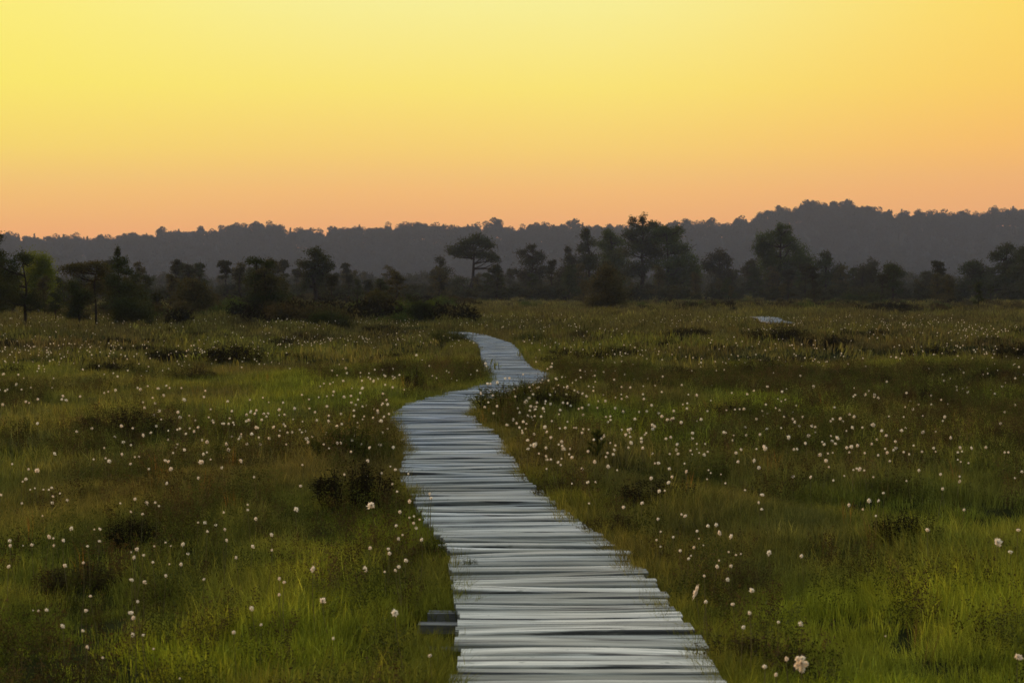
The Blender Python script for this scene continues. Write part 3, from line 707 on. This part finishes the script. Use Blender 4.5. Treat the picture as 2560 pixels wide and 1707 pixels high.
# ------------------------------------------------------------------ grass
def blades(n, rad, h0, h1, wd, lean=.5, m='grass'):
    a = rng.uniform(0, 6.28, n); r = np.sqrt(rng.uniform(0, 1, n)) * rad
    b = np.stack([r * np.cos(a), r * np.sin(a), np.full(n, -.04)], 1)
    yaw = a + rng.normal(0, 1.2, n); h = rng.uniform(h0, h1, n); le = np.abs(rng.normal(0, lean, n)) * h
    dr = np.stack([np.cos(yaw), np.sin(yaw), np.zeros(n)], 1); sd_ = rng.uniform(0, 6.28, n); s = np.stack([np.cos(sd_), np.sin(sd_), np.zeros(n)], 1) * (wd * rng.uniform(.6, 1.3, n) / 2)[:, None]
    m_ = b + dr * (le * .35)[:, None]; m_[:, 2] = h * .58; t = b + dr * le[:, None]; t[:, 2] = h * (1 - .25 * np.minimum(le / h, 1))
    V = np.stack([b - s, b + s, m_ - s * .8, m_ + s * .8, t], 1).reshape(-1, 3)
    k = np.arange(n)[:, None] * 5
    return mesh('tuft', V, [k + np.array([[2, 3, 4]]), k + np.array([[0, 1, 3, 2]])], M[m])
NEAR = [blades(70, .13, .07, .19, .0034) for _ in range(4)] + [blades(60, .14, .04, .11, .0036, .7) for _ in range(3)]
LONG = [blades(10, .05, .22, .42, .0032, .3) for _ in range(3)]
MIDG = [blades(90, .30, .07, .22, .008) for _ in range(4)]
FARG = [blades(150, .95, .05, .15, .020, .7) for _ in range(4)]
def lerp(a, b, t): return a + (b - a) * t[:, None]
def tint_at(x, y, jit=.22):
    """species patches of the bog: green lawn sedge, olive sedge, brown heathy ground"""
    n = len(x)
    py = HZ + F * 1.62 / np.maximum(y, 1); px = 1280 + x / np.maximum(y, 1) * F
    a = fbm(x * .55 + 11, y * .30 + 4, 3); b = fbm(x * .22 + 60, y * .10 + 33, 3); c = fbm(x * 1.3 + 90, y * .7 + 71, 2)
    olive = np.array([.148, .150, .042]); green = np.array([.145, .18, .027]); brown = np.array([.122, .102, .042]); lush = np.array([.33, .37, .026]); grey = np.array([.076, .079, .040])
    col = lerp(np.repeat(olive[None], n, 0), brown, np.clip(.45 + 1.5 * b, 0, 1))
    col = lerp(col, green, np.clip(.25 + 1.9 * a, 0, 1) * .85)
    col = lerp(col, grey, np.clip(1.6 * c - .35, 0, .7))
    def patch(cx, cy, rx, ry): return np.exp(-((px - cx) / rx) ** 2 - ((py - cy) / ry) ** 2)
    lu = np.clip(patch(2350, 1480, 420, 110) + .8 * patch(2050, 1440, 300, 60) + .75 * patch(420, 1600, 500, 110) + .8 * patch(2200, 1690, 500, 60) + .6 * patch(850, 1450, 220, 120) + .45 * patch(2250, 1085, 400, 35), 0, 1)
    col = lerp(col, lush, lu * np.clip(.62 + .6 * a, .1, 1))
    br = np.clip(.85 * patch(350, 1160, 500, 110) + .7 * patch(1950, 1130, 350, 50) + .6 * patch(1750, 1640, 160, 150) + .5 * patch(1500, 1230, 180, 120) + .6 * patch(60, 1000, 120, 60), 0, 1)
    col = lerp(col, brown * 1.0, br * .75)
    ed = np.exp(-((pdist(x, y) - .6) / .35) ** 2); col = lerp(col, brown * .95, ed * .22)
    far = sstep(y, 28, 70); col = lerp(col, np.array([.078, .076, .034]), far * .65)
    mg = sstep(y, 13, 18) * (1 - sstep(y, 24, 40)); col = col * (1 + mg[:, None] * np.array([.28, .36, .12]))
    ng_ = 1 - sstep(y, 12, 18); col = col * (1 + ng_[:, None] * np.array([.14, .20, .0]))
    return col * np.exp(rng.normal(0, jit, (n, 1)))
def notch(x, y): return (x > -.62) & (x < .2) & (y > 8.15) & (y < 8.95)      # worn bare spot where the bearers show
def field(y0, y1, per_m2, half=.37, edge=.0):
    A = (y1 ** 2 - y0 ** 2) * half; n = int(A * per_m2)
    y = np.sqrt(rng.uniform(y0 ** 2, y1 ** 2, n)); x = rng.uniform(-half, half, n) * y
    k = pdist(x, y) > PW / 2 + .06 + edge + .10 * fbm(x * 0 + 9 * (x > pathx(y)), y * 1.1, 2)
    k &= ~notch(x, y)
    return x[k], y[k]
def grass(name, x, y, protos, idx, scl, label, cat='grass', tint=None, dz=0):
    P = np.stack([x, y, zg(x, y) + dz], 1)
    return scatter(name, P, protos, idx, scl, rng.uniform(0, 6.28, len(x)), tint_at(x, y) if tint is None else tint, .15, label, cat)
x, y = field(5.6, 16, 150)
k = rng.uniform(size=len(x)) < np.clip(.72 + 1.5 * fbm(x * 1.5 + 31, y * 1.0 + 77, 2), .12, 1); x, y = x[k], y[k]
hgt = .55 + .9 * np.clip(fbm(x * .7 + 3, y * .45 + 8, 3) + .4, 0, 1)
lawn = fbm(x * .55 + 11, y * .30 + 4, 3) > .05
grass('near_grass', x, y, NEAR, np.where(lawn, rng.integers(4, 7, len(x)), rng.integers(0, 4, len(x))), hgt * rng.uniform(.75, 1.25, len(x)), 'fine green and olive sedge covering the nearest part of the bog')
x, y = field(16, 38, 38, .37, .12)
k = rng.uniform(size=len(x)) < np.clip(.75 + 1.5 * fbm(x * .9 + 31, y * .5 + 77, 2), .12, 1); x, y = x[k], y[k]
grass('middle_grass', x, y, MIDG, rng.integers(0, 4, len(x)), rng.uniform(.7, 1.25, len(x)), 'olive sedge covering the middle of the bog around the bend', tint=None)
x, y = field(34, 260, 1.0, .42, .60)
k = (np.abs(x - (11.97 + .052 * (y - 74))) > .62) | (y < 71) | (y > 88); x, y = x[k], y[k]
k = (y < 120) | (rng.uniform(size=len(x)) < .35); x, y = x[k], y[k]
grass('far_grass', x, y, FARG, rng.integers(0, 4, len(x)), rng.uniform(.7, 1.2, len(x)) * (1 + y / 260), 'brownish sedge in the far bog before the trees')
# tufts crowding the edges of the boards
n = 7000; y = 6 + 26 * rng.uniform(0, 1, n) ** 1.25; sd_ = rng.choice([-1, 1], n)
o_ = PW / 2 + .01 + .12 * fbm(sd_ * 40 + 3, y * 1.4, 3) + rng.exponential(.10, n) + .01 + .01 * (y < 13) + .05 * fbm(sd_ * 9, y * 4.5, 2); x = pathx(y) + sd_ * o_; k = ~notch(x, y); x, y = x[k], y[k]; n = len(x)
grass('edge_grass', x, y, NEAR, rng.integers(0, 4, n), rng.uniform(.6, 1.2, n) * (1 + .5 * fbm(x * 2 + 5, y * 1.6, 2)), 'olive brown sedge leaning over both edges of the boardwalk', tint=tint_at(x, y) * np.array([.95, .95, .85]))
n = 1500; y = 30 + 33 * rng.uniform(0, 1, n); sd_ = rng.choice([-1, 1], n)
x = pathx(y) + sd_ * (PW / 2 + .22 + .1 * fbm(sd_ * 40 + 3, y * .8, 3) + rng.exponential(.18, n))
grass('far_edge_grass', x, y, MIDG, rng.integers(0, 4, n), rng.uniform(.7, 1.2, n), 'olive sedge beside the far boards')
# dry golden stalks
x, y = field(5.8, 30, 3.2)
k = rng.uniform(size=len(x)) < np.clip(.35 + 1.3 * fbm(x * .8 + 120, y * .5 + 44, 2), .04, 1); x, y = x[k], y[k]
tn = np.where(rng.uniform(size=(len(x), 1)) < .3, np.array([[.30, .15, .035]]), np.array([[.12, .085, .03]])) * rng.uniform(.6, 1.3, (len(x), 1))
grass('dry_stalks', x, y, LONG, rng.integers(0, 3, len(x)), rng.uniform(.6, 1.1, len(x)), 'thin dry golden stalks standing above the sedge', tint=tn)
# ground cover of tiny heathy leaves
CV = []
for k in range(4):
    mb = MB(); 
    for q in range(10):
        a = rng.uniform(0, 6.28); r = rng.uniform(0, .1); b = np.array([r * math.cos(a), r * math.sin(a), 0]); t = b + np.array([rng.normal(0, .04), rng.normal(0, .04), rng.uniform(.08, .2)])
        leaves(mb, b + (t - b) * rng.uniform(.1, 1, (44, 1)) + rng.normal(0, .010, (44, 3)), .010, .005, .7)
    CV.append(mb.mesh('cover', M['cover']))
x, y = field(5.6, 34, 40, .37, .12)
k = rng.uniform(size=len(x)) < np.clip(.25 + 1.2 * fbm(x * .3 + 140, y * .16 + 14, 3) + .9 * np.exp(-((pdist(x, y) - .75) / .35) ** 2), .0, 1); x, y = x[k], y[k]
tn = np.where(rng.uniform(size=(len(x), 1)) < .5, np.array([[.070, .052, .022]]), np.array([[.062, .074, .018]])) * np.exp(rng.normal(0, .3, (len(x), 1)))
grass('heath_cover', x, y, CV, rng.integers(0, 4, len(x)), rng.uniform(.7, 1.5, len(x)) * (1 + .02 * y), 'brown heath shoots mixed through the sedge', 'ground cover', tint=tn)

# ------------------------------------------------------------------ cotton grass
S = 860 / 2352.
def grab(x0, y0, s): 
    v = [tuple(float(q) for q in p.split(',')) for p in s.split()]
    return [(x0 + a * S, y0 + b * S, c * S) for a, b, c in v]
HEADS = grab(0, 1280, "487,110,35 335,167,32 365,178,18 432,193,28 68,195,30 70,228,30 215,222,28 157,228,12 368,228,22 682,115,25 682,198,25 645,117,16 600,232,22 935,250,30 897,273,16 915,308,30 980,293,22 1055,232,18 1132,207,18 1168,232,16 1250,218,30 1285,285,28 1238,355,30 1158,355,16 1132,432,26 1043,340,22 61,370,28 443,365,35 570,343,25 902,463,34 989,475,35 1395,458,22 620,572,24 587,672,34 320,668,30 262,673,20 226,670,14 890,686,38 912,720,34 940,610,24 566,808,26 428,775,34 908,835,34 978,838,24 597,920,30 1050,933,20 703,993,22 1613,310,26 1726,235,30 1858,257,22 1855,153,30 1550,190,26 1536,117,24 1477,87,26 1400,70,32 1354,70,18 1418,133,22 1750,45,30 2140,388,44 1912,452,30 1943,477,28 1909,563,25 2203,605,52 1720,655,38 1598,820,32 1786,766,24 2280,862,24 290,25,16 1230,1135,16")
HEADS += grab(850, 1280, "475,37,20 506,27,20 545,50,20 502,75,26 384,93,26 523,108,24 428,155,20 400,180,28 558,190,30 204,243,28 332,250,26 336,280,32 172,387,42 305,407,20 380,397,26 404,374,32 452,328,32 375,687,62 614,978,30 2175,45,24 2277,170,22 2325,262,22 1948,132,18 2164,190,20 2190,235,18 2150,435,24 2335,15,20")
HEADS += grab(1700, 1280, "190,95,30 250,85,34 116,128,24 270,140,38 350,165,36 96,240,30 130,180,14 2,262,24 57,317,26 75,297,18 333,272,20 383,292,20 416,285,16 267,330,18 608,277,40 833,298,32 252,372,34 350,366,28 327,459,36 110,540,62 494,534,42 178,610,32 360,629,32 475,690,34 433,782,34 675,750,26 828,762,42 1694,122,36 2313,120,32 2173,203,66 2255,270,36 728,1000,36 830,1033,115 655,1108,34 80,1058,40 2310,985,60 1405,845,14 35,25,30 10,15,20 1340,25,20 160,225,14")
HEADS += grab(0, 860, "253,866,36 195,855,20 175,922,26 155,940,18 83,820,18 372,750,26 257,543,24 523,598,22 630,575,24 830,558,28 845,672,30 895,690,20 978,622,26 836,752,24 712,710,18 893,817,22 748,800,34 722,780,18 922,772,18 950,770,18 1130,795,24 1152,808,24 1168,850,36 1018,853,20 1184,743,18 1262,722,26 1213,683,18 1148,653,18 1212,585,18 1230,577,22 1298,575,20 1326,597,22 1272,612,22 1356,568,26 1382,655,20 1228,500,30 1294,490,16 1053,485,20 1102,515,16 1068,562,22 1032,605,22 1150,592,16 1120,348,24 1080,303,24 1044,367,18 1060,405,20 1087,457,28 990,435,24 978,398,18 1260,380,30 1395,362,20 1404,320,18 1240,300,16 1160,300,16 1137,285,18 1010,288,18 962,305,24 940,300,18 790,315,22 740,325,16 430,355,22 425,378,24 455,385,26 178,393,22 22,205,24 38,320,22 1140,950,24 1390,750,24 1414,740,18 1440,788,16 1376,805,40 1562,720,32 1647,798,32 1518,845,24 1358,915,26 1460,537,20 1563,543,20 1570,507,18 1585,632,20 1633,648,20 1650,615,16 1770,638,20 1765,573,18 1910,628,24 1940,548,20 1950,560,20 1872,567,24 1966,605,20 1957,685,16 1910,448,26 1746,472,18 1555,392,22 1427,500,16 2105,670,28 2135,632,20 2213,685,20 2305,677,24 2330,675,22 2250,712,16 2068,825,18 1737,908,20 2055,970,26 2025,1127,44 1694,1097,18 1694,1133,22 1530,1150,20 924,1060,28 1000,1087,32 1060,1083,22 1087,1107,20 975,1160,22 823,1087,18 895,1145,22 460,1065,22 357,1085,28 362,1040,22 411,1020,18 355,983,24 297,995,18 334,995,18 238,985,16 207,995,16 150,1088,20 5,1030,22 640,787,18")
HEADS += grab(1700, 860, "85,608,26 90,645,16 115,682,16 172,682,16 72,727,20 83,753,16 115,717,14 131,742,16 165,757,28 190,735,20 31,817,18 42,870,26 195,860,16 210,880,16 280,890,14 310,950,18 185,922,16 397,803,26 417,722,24 368,625,22 360,657,20 452,622,22 507,795,28 523,717,18 580,715,36 545,622,16 593,580,22 692,573,16 743,637,36 785,535,26 815,560,22 880,625,30 903,560,26 925,565,22 780,720,22 800,717,22 860,678,24 957,755,32 973,668,20 1000,797,32 1012,748,18 1044,743,16 1018,840,18 1040,662,30 1062,680,26 1075,640,32 1032,628,18 1045,512,20 1030,527,20 1115,527,18 1138,593,16 1180,570,28 1247,570,20 1190,495,26 1140,705,26 1172,703,32 1157,740,20 1263,745,20 1310,682,22 1320,550,40 1347,650,22 1355,760,22 1380,590,26 1412,625,24 1403,715,20 1417,740,28 1435,800,22 1460,725,22 1475,710,28 1473,665,26 1517,590,28 1543,573,20 1530,738,20 1567,753,20 1597,693,18 1655,735,22 1662,602,28 1733,710,24 1748,598,16 1748,735,16 1810,497,26 1797,525,18 1850,640,26 1915,708,24 1900,740,20 1928,733,18 1992,710,24 2090,705,24 2190,543,24 2220,740,20 2245,740,20 1430,495,20 1530,497,16 1660,490,14 1973,813,18 1920,805,16 1900,790,16 1230,855,34 1260,863,18 1208,850,20 1186,860,18 1633,863,26 1780,890,24 1912,937,26 1912,905,18 1797,990,26 1548,935,18 1323,908,18 895,908,24 1048,932,20 1123,900,16 775,905,24 565,1030,32 537,1082,24 557,1127,24 445,997,18 1290,1067,36 1357,1070,24 1390,1017,26 1155,1098,26 1250,1130,20 1943,1130,26 2338,873,24 2290,915,18 1330,348,30 1357,367,24 1268,343,24 1290,320,16 1548,333,22 1578,363,22 1718,352,18 1593,443,24 1718,412,16 1632,412,16 1830,410,14 1057,433,18 587,413,20 915,287,24 823,217,18 597,290,24 1413,257,20 1806,250,20 1478,92,20 1518,65,18 1272,153,18 115,350,26 50,405,18 20,413,16 12,280,20")
HEADS += grab(850, 800, "1103,298,22 1000,315,18 1115,398,22 1075,425,26 1013,435,22 1037,372,16 1285,322,18 1295,298,16 1340,320,18 1365,335,16 1340,285,14 938,345,16 908,400,20 848,435,18 890,437,18 743,497,16 846,500,14 905,507,18 922,587,22 990,595,22 1030,485,18 1045,515,20 1015,562,18 1050,637,20 1068,543,16 1198,523,20 1215,465,16 1258,460,18 1287,467,16 1318,442,16 1270,560,40 1295,535,24 1345,563,24 1305,590,24 1228,632,22 1215,602,18 1285,652,24 1310,665,22 1335,610,24 1390,603,26 1405,555,20 1438,572,24 1437,555,18 1402,497,16 1525,565,22 1555,500,28 1577,540,20 1603,510,16 1530,460,16 1518,390,18 1475,400,20 1255,693,24 1185,680,24 1143,717,24 1163,737,22 1104,708,22 1275,710,18 1245,755,16 1270,742,18 1375,658,22 1400,730,28 1098,773,22 1150,822,26 1192,857,20 1173,930,18 1285,880,26 1330,855,38 1340,848,28 1443,803,26 1515,830,26 1525,880,34 1520,860,22 1495,850,18 1410,932,20 1417,952,24 1442,953,22 1360,912,18 1503,740,18 1573,880,18 1567,917,18 1587,940,30 1515,947,16 1655,770,22 1663,745,18 1700,747,16 1735,817,22 1803,790,26 1787,810,22 1883,857,20 1875,888,24 1867,917,26 1830,908,22 1818,935,20 1697,897,26 1743,968,30 1655,1017,26 1748,1107,22 1508,990,20 1412,1017,16 1450,1112,20 1473,1108,20 1237,975,24 1655,600,24 1700,580,18 1555,695,16 1875,408,18 2015,675,24 2045,628,18 1955,783,26 1980,770,16 1985,798,20 1990,840,32 2060,810,24 2060,832,26 2085,783,20 1972,872,22 2135,912,22 2175,977,30 2260,800,26 2303,850,26 2313,913,26 2300,885,24 2255,915,18 2250,1017,26 2128,1080,30 2270,1070,26 2245,1110,32 2183,1170,32 2220,1165,18 2065,1250,30 1938,1280,28 1703,1252,18 1895,1025,16 1585,1117,16 187,962,30 285,1045,20 185,1072,22 380,1022,26 467,1050,18 345,1000,16 358,1120,20 390,1172,22 475,1238,32 215,1265,62 408,1310,30 30,1055,20 75,900,22 100,790,20 85,820,24 118,833,22 145,848,20 203,870,26 275,850,34 365,870,26 290,768,20 283,690,30 300,660,24 325,743,16 335,642,20 325,577,26 293,570,20 285,580,16 155,680,18 165,658,18 155,592,22 108,580,20 95,618,22 28,525,28 75,518,22 155,460,24 150,432,18 230,425,24 207,402,16 293,503,22 400,545,20 360,460,20 310,383,20 290,340,16 140,360,14 40,330,22 523,240,22 525,382,16 363,333,16 637,1187,24 672,1217,26")
def head_proto(k, dense=False):
    """seed core and fine radiating hairs; unit diameter"""
    mb = MB(); n = 210
    d = rng.normal(size=(n, 3)); d /= np.linalg.norm(d, axis=1)[:, None]; d[:, 2] = d[:, 2] * .9 + .05
    ln = .5 * rng.uniform(.5, 1.12, n) * (1 + .22 * (d @ np.array([math.cos(k), math.sin(k), -.6])))
    lob = 1 + .18 * np.sin(d[:, 0] * 3.1 + k * 1.7) * np.cos(d[:, 1] * 2.7 + k)
    t = d * (ln * lob)[:, None] * np.array([1, 1, 1.08]); b = d * .1
    s = np.cross(d, rng.normal(size=(n, 3))); s /= np.linalg.norm(s, axis=1)[:, None]; t += s * .05
    V = np.stack([b, b + (t - b) * .62 + s * .05, t, b + (t - b) * .62 - s * .05], 1).reshape(-1, 3)
    mb.add(V, (), np.arange(n)[:, None] * 4 + np.arange(4)[None])
    return mb.mesh('cotton_head', M['fluff'])
def core_mesh():
    mb = MB(); z = np.linspace(-.18, .2, 6); tube(mb, np.stack([0 * z, 0 * z, z], 1), .13 * np.sqrt(np.maximum(1 - (z / .21) ** 2, .05)), 7); return mb.mesh('seed_core', M['seed'], True)
HP = [head_proto(k) for k in range(6)]; CORE = core_mesh()
def stem_proto(b):
    mb = MB(); z = np.linspace(0, 1, 6); tube(mb, np.stack([b * np.sin(z * 1.57) ** 2, .03 * np.sin(z * 3), z], 1), np.linspace(.0065, .0045, 6), 4); return mb.mesh('stem', M['stem'])
STB = [-.12, -.04, .05, .14]; ST = [stem_proto(b) for b in STB]
order = sorted(HEADS, key=lambda h: -h[2])
SPECIAL = {
 (2003, 1658): 'largest fluffy cotton grass tuft near the bottom right edge',
 (1740, 1477): 'long drooping cotton tuft at the right edge of the near boards',
 (987, 1531): 'big pale cotton tuft in the green sedge left of the near boards',
 (805, 1501): 'plump egg shaped cotton head in the lower left lawn',
 (2495, 1354): 'big torn cotton tuft above the bright lawn at right',
 (2545, 1640): 'big cotton tuft at the bottom right corner of the photo',
 (929, 1263): 'wide torn cotton tuft beside the dark shrub left of the boards',
 (782, 1422): 'round cotton head with a dark eye left of the near boards',
 (740, 1272): 'double cotton head above the green sedge left of the dark shrub',
 (913, 1421): 'round bright cotton head just left of the small bush by the near boards',
}
def nearest_label(px, py):
    for (a, b), l_ in SPECIAL.items():
        if abs(a - px) < 9 and abs(b - py) < 9: return l_
cot = bpy.data.objects.new('cotton_grass', None)
rest = []
nmade = 0
for q, (px, py, s) in enumerate(order):
    H = rng.uniform(.22, .36)
    for _ in range(16):
        x, y = at(px, py, H)
        if float(pdist(x, y)) > PW / 2 + .03 or H > .40: break
        H += .03
    if float(pdist(x, y)) < PW / 2 + .03: x = float(pathx(y)) + (PW / 2 + .05) * (1 if x > pathx(y) else -1)
    dia = s * y / F * .92
    if py > 1640: dia = min(dia, .11)
    if q >= 300:
        rest.append((x, y, H, dia)); continue
    r = bpy.data.objects.new('cotton_grass', None); COL.objects.link(r); r.empty_display_size = .1
    z0 = float(zg(x, y))
    k = int(rng.integers(0, 4)); rot = rng.uniform(0, 6.28)
    tipv = np.array([STB[k], .03 * math.sin(3), 1.0]) * H
    tipx = tipv[0] * math.cos(rot) - tipv[1] * math.sin(rot); tipy = tipv[0] * math.sin(rot) + tipv[1] * math.cos(rot)
    r.location = (x - tipx, y - tipy, z0)
    st = obj('stem', ST[k], r); st.scale = (H, H, H); st.rotation_euler = (0, 0, rot)
    hd = obj('cotton_head', HP[q % 6], r); hd.location = (tipx, tipy, H)
    sq = rng.uniform(.6, 1.5); hd.scale = (dia / sq ** .3, dia / sq ** .3, dia * sq ** .6); hd.rotation_euler = (rng.normal(0, .5), rng.normal(0, .5), rng.uniform(0, 6.28))
    if abs(px - 1740) < 9 and abs(py - 1477) < 9: hd.scale = (dia * .6, dia * .6, dia * 1.9); hd.rotation_euler = (0, .35, 0)
    if abs(px - 2003) < 9 and abs(py - 1658) < 9:
        hd.scale = (dia * .62, dia * .62, dia * .6)
        for (ex, ez, es) in ((-.26, .30, .5), (.34, -.05, .48), (.05, -.34, .55), (-.30, -.12, .5), (.02, .36, .42)):
            h2 = obj('cotton_head', HP[int(es * 100) % 6], r); h2.location = (tipx + ex * dia, tipy + rng.normal(0, .1) * dia, H + ez * dia); h2.scale = (dia * es,) * 3; h2.rotation_euler = (0, 0, ex * 9)
    if s > 18: co = obj('seed_core', CORE, hd)
    lab = nearest_label(px, py)
    if lab is None:
        side = 'left' if x < float(pathx(y)) else 'right'
        zone = 'in the nearest sedge' if y < 10.5 else ('in the middle sedge' if y < 17 else 'in the sedge near the far bend')
        lab = f'small white cotton grass head {zone} {side} of the boardwalk'
    tag(r, lab, 'flower', 'cotton grass heads dotted over the bog')
# farther heads: too many to count
n = 5600; yy = 17 + 70 * rng.uniform(0, 1, n) ** 1.1; xx = rng.uniform(-.36, .36, n) * yy
cl = fbm(xx * .35 + 200, yy * .14 + 150, 3)
k = (rng.uniform(size=n) < np.clip(.30 + 1.7 * cl, .03, 1) * np.where(xx < pathx(yy), 1.0, .7)) & (pdist(xx, yy) > PW / 2 + .1); xx, yy = xx[k], yy[k]
gx, gy = at(2450, 862); m_ = 60
yc = 15 + 15 * rng.uniform(0, 1, 80); xc = pathx(yc) + .8 + np.abs(rng.normal(0, 1.3, 80)); xx = np.concatenate([xx, xc]); yy = np.concatenate([yy, yc])
xx = np.concatenate([xx, gx + rng.normal(0, .32, m_)]); yy = np.concatenate([yy, gy + rng.normal(0, 1.2, m_)])
dd = rng.uniform(.022, .044, len(xx)); hh = rng.uniform(.2, .36, len(xx)); hh[-m_:] = rng.uniform(.12, .6, m_)
rest = np.array(rest)
xx = np.concatenate([xx, rest[:, 0]]); yy = np.concatenate([yy, rest[:, 1]]); hh = np.concatenate([hh, rest[:, 2]]); dd = np.concatenate([dd, rest[:, 3]])
sc_h = []
FH = []
for k in range(5):
    mb = MB(); n_ = 120; d = rng.normal(size=(n_, 3)); d /= np.linalg.norm(d, axis=1)[:, None]; t = d * .5 * rng.uniform(.7, 1.05, (n_, 1)); s = np.cross(d, rng.normal(size=(n_, 3))); s /= np.linalg.norm(s, axis=1)[:, None]
    b = d * .1; mb.add(np.stack([b, b + (t - b) * .6 + s * .08, t, b + (t - b) * .6 - s * .08], 1).reshape(-1, 3), (), np.arange(n_)[:, None] * 4 + np.arange(4)[None])
    FH.append(mb.mesh('cotton_head', M['fluff']))
    # stem kept in the same tuft, eight head-widths long
    me = FH[-1]
FHS = []
for k in range(5):
    mb = MB(); n_ = 120; d = rng.normal(size=(n_, 3)); d /= np.linalg.norm(d, axis=1)[:, None]; t = d * .5 * rng.uniform(.7, 1.05, (n_, 1)); s = np.cross(d, rng.normal(size=(n_, 3))); s /= np.linalg.norm(s, axis=1)[:, None]
    b = d * .1; V1 = np.stack([b, b + (t - b) * .6 + s * .08, t, b + (t - b) * .6 - s * .08], 1).reshape(-1, 3); Q1 = np.arange(n_)[:, None] * 4 + np.arange(4)[None]
    m2 = MB(); m2.add(V1, (), Q1); bnd = rng.normal(0, .8)
    zz = np.linspace(-9, -.1, 5); tube(m2, np.stack([bnd * (zz / 9) ** 2, 0 * zz, zz], 1), np.full(5, .07), 3, cap=False)
    Vs = np.concatenate(m2.V); Qs = np.concatenate(m2.Q)
    FHS.append(mesh('cotton_plant', Vs, [Qs], [M['fluff'], M['stem']], midx=[0] * n_ + [1] * (len(Qs) - n_)))
scatter('cotton_grass_field', np.stack([xx, yy, zg(xx, yy) + hh], 1), FHS, rng.integers(0, 5, len(xx)), dd, rng.uniform(0, 6.28, len(xx)), tilt=.15,
        label='countless tiny white cotton grass heads spread over the far bog', cat='flower')

# ------------------------------------------------------------------ evening haze
hb = MB(); boxm(hb, (0, 830, 55), (2600, 1860, 124))
mh, t, n, l = mat('evening_haze'); pv = n.new('ShaderNodeVolumePrincipled'); pv.inputs['Color'].default_value = (.76, .84, 1.0, 1); pv.inputs['Density'].default_value = .000165; pv.inputs['Anisotropy'].default_value = 0.0
o = n.new('ShaderNodeOutputMaterial'); l.new(pv.outputs[0], o.inputs['Volume'])
tag(obj('haze', hb.mesh('haze', mh)), 'thin mauve evening haze over the bog', 'haze', None, 'stuff')
